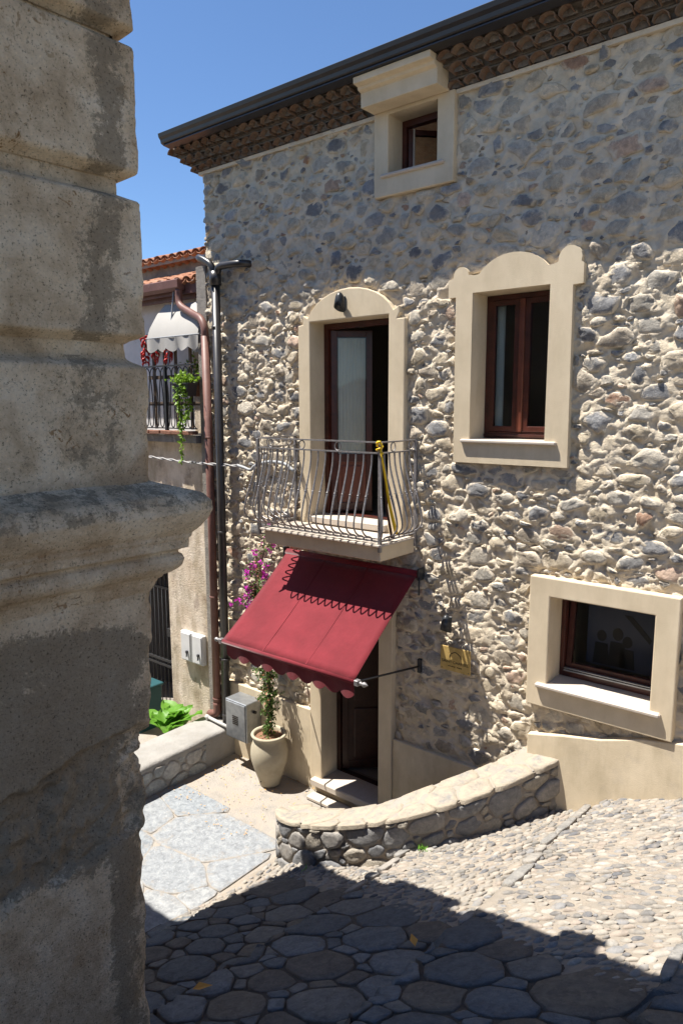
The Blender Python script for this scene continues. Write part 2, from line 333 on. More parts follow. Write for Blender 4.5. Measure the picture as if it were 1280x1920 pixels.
# ---------------------------------------------------------------- voronoi stones
def clip(poly, nx, ny, d):            # keep nx*x+ny*y <= d
    out = []; n = len(poly)
    for i in range(n):
        a = poly[i]; b = poly[(i + 1) % n]; da = nx * a[0] + ny * a[1] - d; db = nx * b[0] + ny * b[1] - d
        if da <= 0: out.append(a)
        if (da < 0) != (db < 0) and da != db:
            t = da / (da - db); out.append((a[0] + (b[0] - a[0]) * t, a[1] + (b[1] - a[1]) * t))
    return out
def scatter(x0, x1, y0, y1, sizes, ax=1.25, ok=None, tries=30000, rg=None):
    rg = rg or random.Random(3); cell = max(sizes) ; grid = {}; pts = []
    tot = tries; cls = sorted(sizes, reverse=True)
    for ci, sz in enumerate(cls):
        for _ in range(tot // len(cls)):
            r = sz * rg.uniform(.8, 1.2); x = rg.uniform(x0, x1); y = rg.uniform(y0, y1)
            if ok and not ok(x, y): continue
            gx, gy = int(x // cell), int(y // cell); good = True
            for i in range(gx - 2, gx + 3):
                for j in range(gy - 2, gy + 3):
                    for q in grid.get((i, j), ()):
                        if ((x - q[0]) / ax) ** 2 + ((y - q[1]) * ax) ** 2 < ((r + q[2]) * .5) ** 2: good = False; break
                    if not good: break
                if not good: break
            if good:
                p = (x, y, r); pts.append(p); grid.setdefault((gx, gy), []).append(p)
    return pts
def cells(pts, bounds, ax=1.25, rects=(), extra=None):
    A = np.array(pts); out = []; S = np.stack([A[:, 0] / ax, A[:, 1] * ax], 1)
    for i, (x, y, r) in enumerate(pts):
        d2 = ((S - S[i]) ** 2).sum(1); nb = np.argsort(d2)[1:15]
        px, py = S[i]; R_ = .6
        poly = [(px - R_, py - R_), (px + R_, py - R_), (px + R_, py + R_), (px - R_, py + R_)]
        for j in nb:
            qx, qy = S[j]; dx, dy = qx - px, qy - py; L2 = dx * dx + dy * dy
            if L2 < 1e-9: continue
            k = .5 + .5 * (r * r - A[j, 2] ** 2) * .25 / L2 * 1.6; k = min(.8, max(.2, k))
            poly = clip(poly, dx, dy, dx * (px + dx * k) + dy * (py + dy * k))
            if len(poly) < 3: break
        if len(poly) < 3: out.append(None); continue
        poly = [(u * ax, v / ax) for u, v in poly]
        x0, x1, y0, y1 = bounds
        for c in ((1, 0, x1), (-1, 0, -x0), (0, 1, y1), (0, -1, -y0)):
            if len(poly) >= 3: poly = clip(poly, *c)
        for (a, b, c, d) in rects:
            if len(poly) < 3: break
            if a - .4 < x < b + .4 and c - .4 < y < d + .4:
                gaps = [(a - x, (1, 0, a)), (x - b, (-1, 0, -b)), (c - y, (0, 1, c)), (y - d, (0, -1, -d))]
                g = max(gaps, key=lambda q: q[0])
                if g[0] > 0: poly = clip(poly, *g[1])
        out.append(poly if len(poly) >= 3 else None)
    return out
def stone(poly, h, rg, gap=.012, n=12, flat=False, sc=1.0, rough=.5, chop=0.0, corner=(.10, .26)):
    P = [tuple(q) for q in poly]
    if rg.random() < chop:
        cx_ = sum(q[0] for q in P) / len(P); cy_ = sum(q[1] for q in P) / len(P); mr = sum(math.hypot(q[0] - cx_, q[1] - cy_) for q in P) / len(P)
        for _ in range(rg.choice((1, 1, 2))):
            a = rg.uniform(0, 2 * PI); P = clip(P, math.cos(a), math.sin(a), cx_ * math.cos(a) + cy_ * math.sin(a) + mr * rg.uniform(.25, .7))
    if len(P) < 3: return None
    c = np.array(P).mean(0)
    # inset by the joint width
    m = len(P); A = abs(sum(P[i][0] * P[(i + 1) % m][1] - P[(i + 1) % m][0] * P[i][1] for i in range(m))) / 2
    if A < 1e-5: return None
    ori = 1 if sum(P[i][0] * P[(i + 1) % m][1] - P[(i + 1) % m][0] * P[i][1] for i in range(m)) > 0 else -1
    g_ = min(gap, .22 * math.sqrt(A)); Q_ = list(P)
    for i in range(m):
        ex, ey = P[(i + 1) % m][0] - P[i][0], P[(i + 1) % m][1] - P[i][1]; L_ = math.hypot(ex, ey)
        if L_ < 1e-6: continue
        nx, ny = ey / L_ * ori, -ex / L_ * ori; Q_ = clip(Q_, nx, ny, nx * P[i][0] + ny * P[i][1] - g_)
        if len(Q_) < 3: return None
    P = Q_; m = len(P); c = np.array(P).mean(0); ch = []
    for i in range(m):
        a, b, d = np.array(P[i - 1]), np.array(P[i]), np.array(P[(i + 1) % m]); k = rg.uniform(*corner)
        ch += [b + (a - b) * k, b + (d - b) * k]
    # even out to n points along the outline
    ch = np.array(ch + [ch[0]]); sl_ = np.concatenate([[0], np.cumsum(np.hypot(*np.diff(ch, axis=0).T))]); u = (np.arange(n) + rg.random()) / n * sl_[-1]
    px, py = np.interp(u, sl_, ch[:, 0]), np.interp(u, sl_, ch[:, 1]); dx_, dy_ = px - c[0], py - c[1]
    th = np.unwrap(np.arctan2(dy_, dx_)); rad = np.hypot(dx_, dy_)
    if th[-1] < th[0]: th = th[::-1]; rad = rad[::-1]
    if rad.max() > 1 or rad.min() < .003: return None
    rad = rad * sc * np.array([rg.uniform(1 - .16 * rough, 1 + .08 * rough) for _ in range(n)])
    sz = rad.mean()
    if flat: rings = [(1.02, -.6, 1), (1.0, .62, .9), (.965, .96, .4), (.6, 1.0, 0)]
    else: rings = [(1.05, -.6, 1), (1.0, .35, .9), (.86, .88, .45), (.48, 1.0, 0)]
    pl = [(rg.uniform(.7, 1.15), rg.uniform(0, 2 * PI), rg.uniform(.3, 1.1)) for _ in range(4)]
    V = []; E = []
    for (s_, hh, e) in rings:
        for k in range(n):
            rr = rad[k] * s_; u = rr * math.cos(th[k]); v = rr * math.sin(th[k]); z = hh
            if hh > .2:
                if flat: z = hh + rg.uniform(-.06, .06)
                else:
                    for (q, a, g) in pl: z = min(z, q - g * (u * math.cos(a) + v * math.sin(a)) / max(sz, .01) * .6)
                    z = max(z, .10) + rg.uniform(-.15, .15) * (1.2 if s_ < .9 else 1)
            V.append((c[0] + u, c[1] + v, z * h)); E.append(e)
    V.append((c[0], c[1], h * (1.0 if flat else rg.uniform(.75, 1.0)))); E.append(0)
    Fc = []
    for j in range(3):
        for k in range(n):
            a, b, d, e = j * n + k, j * n + (k + 1) % n, (j + 1) * n + (k + 1) % n, (j + 1) * n + k
            if (k + j) % 2: Fc += [(a, b, d), (a, d, e)]
            else: Fc += [(a, b, e), (b, d, e)]
    Fc += [(3 * n + k, 3 * n + (k + 1) % n, 4 * n) for k in range(n)]
    return np.array(V), np.array(Fc), np.array(E), c, rad, th, sz
def emit_stones(lst, fmap, mat, parent, name, stuffname, limit=300, key=None, smooth=False, flip=False):
    """lst: (V(u,v,h),F,E,tint,size); biggest as single parts, rest joined"""
    order = sorted(range(len(lst)), key=lambda i: -(key(lst[i]) if key else lst[i][4]))
    big = set(order[:limit]); JV = []; JF = []; JE = []; JT = []; b = 0
    for i, (V, Fc, E, tint, sz) in enumerate(lst):
        W_ = fmap(V); Fq = Fc[:, ::-1] if flip else Fc
        if i in big:
            o = obj(name, W_, Fq, mat, parent, fattr={'tint': np.array(tint)}, vattr={'edge': E}, smooth=smooth)
        else:
            JV.append(W_); JF.append(Fq + b); JE.append(E); JT.append(np.tile(np.array(tint), (len(Fq), 1))); b += len(W_)
    if JV:
        o = obj(stuffname, np.concatenate(JV), np.concatenate(JF), mat, parent, fattr={'tint': np.concatenate(JT)}, vattr={'edge': np.concatenate(JE)}, smooth=smooth)
        o['kind'] = 'stuff'
def inrect(x, y, r, e=0.0): return r[0] - e < x < r[1] + e and r[2] - e < y < r[3] + e

# ================================================================ GROUND
def ramp_z(X, Y):
    X = np.asarray(X, float); Y = np.asarray(Y, float)
    f = (X + .65) / 1.25; fr = f - np.floor(f)
    saw = .11 * (.5 - fr)
    z = 1.965 + .47 * X - .15 * Y + saw
    return np.where(X < -4.78, 0.0, np.maximum(z, 0.004 + .02 * (X + 4.78)))
# curved wall plan (outer face) and heights
CW = [(-4.80, -1.22, .50), (-4.62, -1.36, .53), (-4.2, -1.44, .66), (-3.65, -1.42, .87), (-3.2, -1.26, 1.05), (-2.85, -.95, 1.18), (-2.55, -.5, 1.28), (-2.28, 0.02, 1.40)]
CWs = smooth_path([(a, b, c) for a, b, c in CW], 8)
CWn = np.array([[p.x, p.y, p.z] for p in CWs])
def cw_normals():
    d = np.gradient(CWn[:, :2], axis=0); d /= np.linalg.norm(d, axis=1)[:, None]
    return np.stack([d[:, 1], -d[:, 0]], 1)       # outward (towards the lane)
CWN = cw_normals()
inner = CWn[:, :2] - CWN * .18
inpoly_pts = np.concatenate([inner, [[-2.2, .6], [-4.95, .6], [-4.95, -1.0]]])
def inpoly(x, y, P):
    x = np.asarray(x); y = np.asarray(y); r = np.zeros(x.shape, bool); n = len(P)
    for i in range(n):
        x1, y1 = P[i]; x2, y2 = P[(i + 1) % n]
        c = ((y1 > y) != (y2 > y)); xi = (x2 - x1) * (y - y1) / (y2 - y1 + 1e-12) + x1
        r ^= c & (x < xi)
    return r
def inpt(x, y, P):
    r = False; n = len(P); x2, y2 = P[n - 1]
    for i in range(n):
        x1, y1 = P[i]
        if (y1 > y) != (y2 > y) and x < (x2 - x1) * (y - y1) / (y2 - y1 + 1e-12) + x1: r = not r
        x2, y2 = x1, y1
    return r
IPL = [tuple(map(float, q)) for q in inpoly_pts]
def sheet(name, x0, x1, y0, y1, step, zf, mat, keep=None, kind='structure'):
    xs = np.arange(x0, x1 + 1e-6, step); ys = np.arange(y0, y1 + 1e-6, step); X, Y = np.meshgrid(xs, ys)
    Z = zf(X, Y); n, m = X.shape; I = np.arange(n * m).reshape(n, m)
    Q = np.stack([I[:-1, :-1], I[:-1, 1:], I[1:, 1:], I[1:, :-1]], -1)
    cx = (X[:-1, :-1] + X[1:, 1:]) / 2; cy = (Y[:-1, :-1] + Y[1:, 1:]) / 2
    Q = Q[keep(cx, cy)] if keep else Q.reshape(-1, 4)
    o = obj(name, np.stack([X, Y, Z], -1).reshape(-1, 3), Q.reshape(-1, 4), mat, smooth=True)
    return tag(o, kind=kind)
g = MB().box(-220, 220, -220, 220, -1.6, -1.2).build('ground', 'earth'); tag(g, 'bare earth under and around the village buildings', 'ground', kind='structure')
LANE = np.array([(-4.78, -2.72), (-4.50, -2.66), (-4.36, -2.3), (-4.08, -1.82), (-3.5, -1.95), (-1.7, -2.70), (-.55, -3.15), (1.5, -3.95), (4, -4.8), (4, -11), (-4.78, -11)])
LANEL = [tuple(map(float, q)) for q in LANE]
def nz(X, Y, a, s, sd_): return a * fbm(X, Y, 0 * X, s, 4, sd_)
lane_keep = lambda x, y: inpoly(x, y, LANE)
peb = sheet('pebble_ramp', -4.76, 4.0, -4.8, 0.3, .04, lambda X, Y: ramp_z(X, Y) + nz(X, Y, .012, 5, 3), 'pebble_bed', lambda x, y: ~inpoly(x, y, inpoly_pts) & ~(lane_keep(x, y) & lane_keep(x, y + .06)))
tag(peb, 'sunlit pebble-paved ramp rising along the stone house', 'ramp')
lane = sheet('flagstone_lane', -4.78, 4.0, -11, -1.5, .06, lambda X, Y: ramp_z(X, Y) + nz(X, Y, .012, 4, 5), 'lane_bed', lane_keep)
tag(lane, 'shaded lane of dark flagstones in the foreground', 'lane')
court = sheet('courtyard', -9.6, -2.0, -11, .9, .05, lambda X, Y: nz(X, Y, .010, 3, 8) - .004, 'court_bed', lambda x, y: (x < -4.74) | inpoly(x, y, inpoly_pts))
tag(court, 'pale sunlit courtyard paving by the entrance door', 'courtyard')

# pebbles
def pebble_mesh(k):
    rg = random.Random(50 + k); n = 8; V = []; Fc = []
    for (s_, h) in ((1.0, -.35), (.97, .18), (.72, .62), (.34, .9)):
        for i in range(n):
            a = 2 * PI * i / n; q = rg.uniform(.86, 1.1); V.append((.5 * s_ * q * math.cos(a), .5 * s_ * q * math.sin(a), h * .5 * rg.uniform(.9, 1.1)))
    V.append((0, 0, .48))
    for j in range(3):
        for i in range(n): Fc.append((j * n + i, j * n + (i + 1) % n, (j + 1) * n + (i + 1) % n)); Fc.append((j * n + i, (j + 1) * n + (i + 1) % n, (j + 1) * n + i))
    Fc += [(3 * n + i, 3 * n + (i + 1) % n, 4 * n) for i in range(n)]
    return np.array(V), np.array(Fc)
PM = [pebble_mesh(k) for k in range(8)]
PT_ = [(0.247, 0.231, 0.210), (0.314, 0.285, 0.247), (0.380, 0.346, 0.297), (0.206, 0.206, 0.215), (0.280, 0.273, 0.269), (0.355, 0.297, 0.247), (0.429, 0.400, 0.355), (0.239, 0.227, 0.215)]
PT = [tuple(c * k for c in q) for q, k in zip(PT_, (.68, .72, .70, .55, .7, .75, .68, .62))]
def mat_pebble():
    m, t, b = _nodes('river_pebble'); v = geo(t)
    c = mix(t, 1.0, attr(t, 'tint'), ramp(t, nnoise(t, 30, 5, .7, v), [(.3, (.7, .7, .7)), (.5, (1, 1, 1)), (.75, (1.3, 1.28, 1.24))]), 'MULTIPLY')
    c = mix(t, ramp(t, nnoise(t, 9, 5, .7, v), [(.46, (0, 0, 0)), (.68, (.8, .8, .8))]), c, (.31, .265, .215))
    t.links.new(c, b.inputs['Base Color']); b.inputs['Roughness'].default_value = .7; b.inputs['Specular IOR Level'].default_value = .25
    bump(t, b, nnoise(t, 90, 5, .7, v), .4, .006); return m
mats['pebble'] = mat_pebble()
pmesh = [[mesh('pebble', V, Fc, 'pebble', smooth=True, fattr={'tint': np.array(t_)}) for t_ in PT] for V, Fc in PM]
RIBS = [-.65, -1.9, -3.15]
def ok_peb(x, y):
    if inpt(x, y, IPL) or inpt(x, y - .02, LANEL): return False
    for i in range(0, len(CWn), 3):
        if (x - CWn[i, 0] + CWN[i, 0] * .09) ** 2 + (y - CWn[i, 1] + CWN[i, 1] * .09) ** 2 < .11 ** 2: return False
    return all(abs(x - rb - .05 * math.sin(y * 2.1)) > .045 for rb in RIBS)
pp_ = scatter(-4.72, 1.2, -3.7, .0, [.066, .052, .040, .030], 1.0, ok_peb, 130000, random.Random(5))
def camdist(x, y, z):
    v = Vector((x, y, z)) - CAM; return v.length
def inframe(x, y, z):
    v = Vector((x, y, z)) - CAM; d = v.dot(F); return d > 0 and abs(v.dot(R) / d) < .5 and abs(v.dot(U) / d) < .74
info = []
for (x, y, r) in pp_:
    z = float(ramp_z(x, y)); info.append((r / camdist(x, y, z) * (1 if inframe(x, y, z) else .01), x, y, z, r))
info.sort(reverse=True)
JV = []; JF = []; JT = []; b0 = 0
for i, (q, x, y, z, r) in enumerate(info):
    k = rnd.randrange(8); tn = rnd.randrange(8)
    an = .9 + 1.5 * float(fbm(np.array([x]), np.array([y]), np.array([0.]), .9, 2, 4)[0]) + rnd.gauss(0, .25)
    L_ = r * rnd.uniform(1.1, 1.65); Wd = r * rnd.uniform(.5, .78); H_ = r * rnd.uniform(.22, .5)
    rot = (rnd.uniform(-.2, .2) + .15, rnd.uniform(-.2, .2) - .42, an)
    if i < 300:
        o = place('pebble', pmesh[k][tn], peb, (x, y, z + .002), rot, (L_, Wd, H_))
    else:
        V, Fc = PM[k]; m3 = np.array(Matrix.Rotation(rot[2], 3, 'Z') @ Matrix.Rotation(rot[1], 3, 'Y') @ Matrix.Rotation(rot[0], 3, 'X'))
        JV.append((V * np.array([L_, Wd, H_])) @ m3.T + np.array([x, y, z + .002])); JF.append(Fc + b0); b0 += len(V); JT.append(np.tile(PT[tn], (len(Fc), 1)))
o = obj('pebbles', np.concatenate(JV), np.concatenate(JF), 'pebble', peb, smooth=True, fattr={'tint': np.concatenate(JT)}); o['kind'] = 'stuff'
# step ribs of long flat stones
ribs = []
for rb in RIBS:
    y = -3.4
    while y < .0:
        L_ = rnd.uniform(.12, .42); wd = rnd.uniform(.03, .06)
        if rb < -.7 or True:
            yc = y + L_ / 2
            if not inpt(rb, yc, LANEL) and not inpt(rb, yc, IPL) and yc + L_ / 2 < 0:
                xx = rb + .05 * math.sin(yc * 2.1) + rnd.uniform(-.012, .012)
                poly = [(xx - wd, y + .01), (xx + wd, y + .015), (xx + wd * rnd.uniform(.8, 1.1), y + L_ - .01), (xx - wd * rnd.uniform(.8, 1.1), y + L_ - .012)]
                s_ = stone(poly, .016, rnd, .003, 12, True, rough=.9) if rnd.random() < .75 else None
                if s_: ribs.append((s_[0], s_[1], s_[2], rnd.choice([(.27, .25, .225), (.30, .275, .245), (.24, .23, .215)]), s_[6]))
        y += L_
def on_ramp(V):
    return np.stack([V[:, 0], V[:, 1], ramp_z(V[:, 0] + .08, V[:, 1]) + V[:, 2] - .020], 1)
emit_stones(ribs, on_ramp, 'wallstone', peb, 'step_stone', 'step_stones')
# dark flagstones of the lane
fp = scatter(-4.7, 2.2, -7.4, -1.5, [.30, .22, .155, .11, .075], 1.18, lambda x, y: inpt(x, y + .10, LANEL) and inpt(x, y, LANEL), 26000, random.Random(9))
fc = cells(fp, (-4.76, 2.4, -7.6, -1.4), 1.18)
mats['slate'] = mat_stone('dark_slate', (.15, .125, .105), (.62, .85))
fl = []
for q_, pgn in zip(fp, fc):
    if not pgn: continue
    for kk in (range(10) if any(not inpt(a_, b_ - .0, LANEL) for a_, b_ in pgn) else ()):
        an = kk * PI / 5 + q_[2] * 9
        if len(pgn) >= 3: pgn = clip(pgn, math.cos(an), math.sin(an), q_[0] * math.cos(an) + q_[1] * math.sin(an) + q_[2] * .86)
    if len(pgn) < 3: continue
    s_ = stone(pgn, rnd.uniform(.010, .024), rnd, rnd.uniform(.003, .008), 15, True, rough=.35, corner=(.02, .09))
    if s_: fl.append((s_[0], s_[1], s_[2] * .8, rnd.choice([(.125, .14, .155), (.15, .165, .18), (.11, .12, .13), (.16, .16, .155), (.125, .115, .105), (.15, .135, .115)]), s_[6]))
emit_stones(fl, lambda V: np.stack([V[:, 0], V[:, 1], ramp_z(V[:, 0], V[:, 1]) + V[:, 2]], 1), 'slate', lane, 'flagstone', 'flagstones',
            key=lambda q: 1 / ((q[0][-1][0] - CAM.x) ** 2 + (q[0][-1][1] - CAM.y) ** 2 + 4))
# pale courtyard slabs
cpt = scatter(-6.7, -4.8, -5.5, -.12, [.62, .46, .34], 1.25, lambda x, y: y < -1.15 - .55 * (x + 6.7) / 1.9 + .1 * math.sin(x * 5), 5000, random.Random(21))
cpt = [p for p in cpt]
cc_ = cells(cpt, (-6.72, -4.80, -5.6, -1.0), 1.25)
mats['paleslab'] = mat_stone('pale_slab', (0.296, 0.268, 0.236), (.60, .84))
cl = []
for q, pgn in zip(cpt, cc_):
    if not pgn: continue
    s_ = stone(pgn, rnd.uniform(.003, .007), rnd, .0025, 18, True, rough=.10, corner=(.02, .07))
    if s_: cl.append((s_[0], s_[1], s_[2], rnd.choice([(0.249, 0.262, 0.275), (0.275, 0.283, 0.288), (0.231, 0.249, 0.267), (0.288, 0.280, 0.262)]), s_[6]))
emit_stones(cl, lambda V: np.stack([V[:, 0], V[:, 1], V[:, 2] + .004], 1), 'paleslab', court, 'flagstone', 'flagstones')

# ================================================================ STONE HOUSE
HX0, HX1, ZT = -7.12, 3.2, 7.46
house = thing('stone_house', (-3, 0, 0), 'rubble stone house with cream window surrounds and dark roof gutter', 'house')
OPEN = {'ud': (-5.325, -4.259, 3.35, 5.52), 'w1': (-3.315, -2.57, 4.285, 5.635), 'at': (-4.28, -3.725, 6.845, 7.40), 'lw': (-2.447, -1.548, 2.075, 2.907), 'ld': (-5.19, -4.357, .17, 2.30)}
def plR_top(x): return 1.54 + (x + 2.62) * .245
ZONES = [(-5.50, -4.06, 3.25, 5.50), (-5.43, -4.13, 5.3, 5.74), (-3.49, -2.36, 4.07, 5.64), (-3.575, -2.275, 5.60, 5.80), (-4.455, -3.54, 6.65, 7.5), (-2.64, -1.36, 1.855, 3.085), (-5.365, -4.18, -.2, 2.45),
         (-7.0, -5.36, -.2, 1.0), (-4.18, -2.5, -.2, 1.0), (-6.885, -6.49, 1.265, 1.85), (-5.54, -3.94, 3.1, 3.3), (-2.62, 3.3, -.2, 1.50), (-1.9, 3.3, -.2, 1.72), (-1.36, 3.3, .5, 1.86), (-.75, 3.3, 1, 2.0)]
def ok_st(x, z): return not any(inrect(x, z, r, .02) for r in ZONES)
WP = scatter(HX0 + .03, HX1 - .1, .05, ZT - .03, [.20, .13, .09, .064, .045], 1.34, ok_st, 230000, random.Random(2))
WC = cells(WP, (HX0 + .015, HX1, -.1, ZT - .01), 1.34, ZONES)
dx = .017
xs = np.arange(HX0, HX1 + 1e-6, dx); zs = np.arange(-.2, ZT + 1e-6, dx); GX, GZ = np.meshgrid(xs, zs)
lowz = .8 + .2 * sstep(6.4, 5.7, GZ); Hm = -.002 + lowz * (.014 * fbm(GX, GZ, 0 * GX, 6, 4, 31) + .013 * fbm(GX, GZ, 0 * GX, 15, 3, 77) + .018 * (1 - np.abs(fbm(GX, GZ * 1.3, 0 * GX, 9, 3, 41)) * 3))
fill = np.zeros_like(Hm)
TINT = [(0.239, 0.235, 0.233), (0.291, 0.280, 0.265), (0.198, 0.195, 0.195), (0.364, 0.335, 0.288), (0.395, 0.355, 0.293), (0.458, 0.385, 0.279), (0.520, 0.440, 0.326), (0.354, 0.300, 0.233), (0.468, 0.420, 0.344), (0.541, 0.460, 0.344)]
WARM = [(.42, .30, .22), (.46, .34, .26), (.38, .24, .165)]
SL = []
for (x, z, r), pgn in zip(WP, WC):
    if not pgn: continue
    h = rnd.uniform(.014, .058) * (.55 + .45 * min(1, r / .13))
    if z > 6.1: h *= 1.05
    s_ = stone(pgn, h, rnd, rnd.uniform(.002, .010), 11, False, rnd.uniform(.90, 1.08), 1.5, .75, (.06, .2))
    if not s_: continue
    V, Fc, E, c, rad, th, sz = s_
    if sz < .018: continue
    # keep clear of trim
    tint = rnd.choice(WARM) if rnd.random() < .06 else rnd.choice(TINT)
    kq = rnd.uniform(.78, 1.15); tint = tuple(q * kq for q in tint)
    SL.append((V, Fc, E, tint, sz))
    # mortar fillet
    rm = rad.max() * 1.75; i0 = max(0, int((c[0] - rm - HX0) / dx)); i1 = int((c[0] + rm - HX0) / dx) + 2; j0 = max(0, int((c[1] - rm + .2) / dx)); j1 = int((c[1] + rm + .2) / dx) + 2
    ax_ = GX[j0:j1, i0:i1] - c[0]; az_ = GZ[j0:j1, i0:i1] - c[1]; an = (np.arctan2(az_, ax_) - th[0]) % (2 * PI) + th[0]; rr = np.interp(an, np.append(th, th[0] + 2 * PI), np.append(rad, rad[0])); q = np.hypot(ax_, az_) / rr
    ff = h * .42 * np.clip(1 - (q - .8) / .6, 0, 1) ** 1.5
    fill[j0:j1, i0:i1] = np.where(q < .8, -.012, np.maximum(fill[j0:j1, i0:i1], ff))
Hm = Hm + fill * (.75 + .5 * fbm(GX, GZ, 0 * GX, 9, 2, 5))
Yf = -Hm
# wrap the left corner
lc = np.exp(-(GX - HX0) / .05); Yf = Yf + .03 * lc
n_, m_ = GX.shape; I = np.arange(n_ * m_).reshape(n_, m_)
Q = np.stack([I[:-1, :-1], I[:-1, 1:], I[1:, 1:], I[1:, :-1]], -1); cx = (GX[:-1, :-1] + GX[1:, 1:]) / 2; cz = (GZ[:-1, :-1] + GZ[1:, 1:]) / 2
keep = np.ones(cx.shape, bool)
for k, r in OPEN.items(): keep &= ~((cx > r[0] - .03) & (cx < r[1] + .03) & (cz > r[2] - .03) & (cz < r[3] + .03))
wall = obj('wall', np.stack([GX, Yf, GZ], -1).reshape(-1, 3), Q[keep].reshape(-1, 4), 'mortar', house, smooth=True)
def vis(q):
    x, z, s_ = q[0][-1][0], q[0][-1][1], q[4]
    return s_ / camdist(x, 0, z) * (1 if inframe(x, 0, z) else .01)
mats['stone_up'] = mat_stone('pointed_stone', (.58, .50, .385), (.58, .78))
facade_map = lambda V: np.stack([V[:, 0], -V[:, 2], V[:, 1]], 1)
ranked = sorted(SL, key=lambda q: -vis(q))[:300]; nhi = sum(1 for q in ranked if q[0][-1][1] > 6.0)
emit_stones([q for q in SL if q[0][-1][1] > 6.0], facade_map, 'stone_up', wall, 'stone', 'stones', nhi, vis)
emit_stones([q for q in SL if q[0][-1][1] <= 6.0], facade_map, 'stone', wall, 'stone', 'stones', 300 - nhi, vis)
# shell: side, back, inner faces, floors
sh = MB(); sh.box(HX0, HX0 + .32, .025, 6, -.2, 7.5).box(HX1 - .3, HX1, .05, 6, -.2, 7.5).box(HX0, HX1, 5.8, 6, -.2, 7.5)
sh.build('side_wall', 'mortar', house)
fl_ = MB(); fl_.box(HX0 + .33, HX1 - .33, .26, 5.7, .02, .16).box(HX0 + .33, HX1 - .33, .26, 5.7, 3.1, 3.34).box(HX0 + .33, HX1 - .33, .3, 5.7, 6.2, 6.4).build('interior_floor', 'interior_floor', house)
pw = MB(); pw.box(HX0 + .33, HX1 - .33, 3.2, 3.3, .2, 7.4)
for x in (-5.95, -3.78, -.6): pw.box(x, x + .1, .36, 3.19, .2, 7.38)
pw.build('partition_wall', 'interior', house)
# inner leaf of the front wall (with openings)
iw = MB(); ys0, ys1 = .29, .34
def panel_with_holes(mb, x0, x1, z0, z1, holes, y0, y1):
    X = sorted({x0, x1, *[h[0] for h in holes], *[h[1] for h in holes]}); Z = sorted({z0, z1, *[h[2] for h in holes], *[h[3] for h in holes]})
    for a, b in zip(X, X[1:]):
        for c, d in zip(Z, Z[1:]):
            if not any(h[0] < (a + b) / 2 < h[1] and h[2] < (c + d) / 2 < h[3] for h in holes): mb.box(a, b, y0, y1, c, d)
panel_with_holes(iw, HX0 + .33, HX1 - .33, -.1, 7.45, list(OPEN.values()), ys0, ys1); iw.build('inner_leaf', 'interior', house)

fxz = lambda u, v, a: (u, a, v)
def frame_poly(mb, outer, hole, y0, y1):
    """ring between an outer polygon and a rectangular hole, extruded in y"""
    x0, x1, z0, z1 = hole; n = 10
    # sample both loops by angle around the hole centre
    cx_, cz_ = (x0 + x1) / 2, (z0 + z1) / 2
    def hit(poly, a):
        dx_, dz_ = math.cos(a), math.sin(a); best = 0
        for i in range(len(poly)):
            p, q = poly[i], poly[(i + 1) % len(poly)]; ex, ez = q[0] - p[0], q[1] - p[1]; den = dx_ * ez - dz_ * ex
            if abs(den) < 1e-12: continue
            s_ = ((p[0] - cx_) * ez - (p[1] - cz_) * ex) / den; t_ = ((p[0] - cx_) * dz_ - (p[1] - cz_) * dx_) / den
            if s_ > 0 and -1e-9 <= t_ <= 1 + 1e-9: best = max(best, s_)
        return (cx_ + dx_ * best, cz_ + dz_ * best)
    inn = [(x0, z0), (x1, z0), (x1, z1), (x0, z1)]
    ang = sorted({math.atan2(p[1] - cz_, p[0] - cx_) for p in list(outer) + inn}); ang = [a for i, a in enumerate(ang) if i == 0 or a - ang[i - 1] > 1e-5]
    O = [hit(outer, a) for a in ang]; N = [hit(inn, a) for a in ang]; k = len(ang)
    V = [(p[0], y0, p[1]) for p in O] + [(p[0], y0, p[1]) for p in N] + [(p[0], y1, p[1]) for p in O] + [(p[0], y1, p[1]) for p in N]
    Fc = []
    for i in range(k):
        j = (i + 1) % k; Fc += [(i, j, k + j, k + i), (2 * k + i, 3 * k + i, 3 * k + j, 2 * k + j), (i, 2 * k + i, 2 * k + j, j), (k + i, k + j, 3 * k + j, 3 * k + i)]
    mb.add(V, Fc)
def frame_fill(outer, hole, y0, y1, name, mat, parent, bev=.01):
    x0, x1, z0, z1 = hole; bm = bmesh.new(); inn = [(x0, z0), (x1, z0), (x1, z1), (x0, z1)]
    def loop(pts):
        vs_ = [bm.verts.new((p[0], y0, p[1])) for p in pts]; return [bm.edges.new((vs_[i], vs_[(i + 1) % len(vs_)])) for i in range(len(vs_))]
    ed_ = loop(outer) + loop(inn); r_ = bmesh.ops.triangle_fill(bm, edges=ed_, use_beauty=True)
    fs = [g_ for g_ in r_['geom'] if isinstance(g_, bmesh.types.BMFace)]
    if not fs: fs = list(bm.faces)
    ex = bmesh.ops.extrude_face_region(bm, geom=fs); bmesh.ops.translate(bm, verts=[v for v in ex['geom'] if isinstance(v, bmesh.types.BMVert)], vec=(0, y1 - y0, 0))
    bmesh.ops.recalc_face_normals(bm, faces=bm.faces); me = bpy.data.meshes.new(name); bm.to_mesh(me); bm.free(); me.materials.append(mats[mat]); o = place(name, me, parent)
    m = o.modifiers.new('bevel', 'BEVEL'); m.width = bev; m.segments = 2; m.limit_method = 'ANGLE'; m.angle_limit = math.radians(40); return o
def rectp(x0, x1, z0, z1): return [(x0, z0), (x1, z0), (x1, z1), (x0, z1)]
def arc(cx_, cz_, r, a0, a1, n=10, rz=None): return [(cx_ + r * math.cos(math.radians(a0 + (a1 - a0) * k / n)), cz_ + (rz or r) * math.sin(math.radians(a0 + (a1 - a0) * k / n))) for k in range(n + 1)]
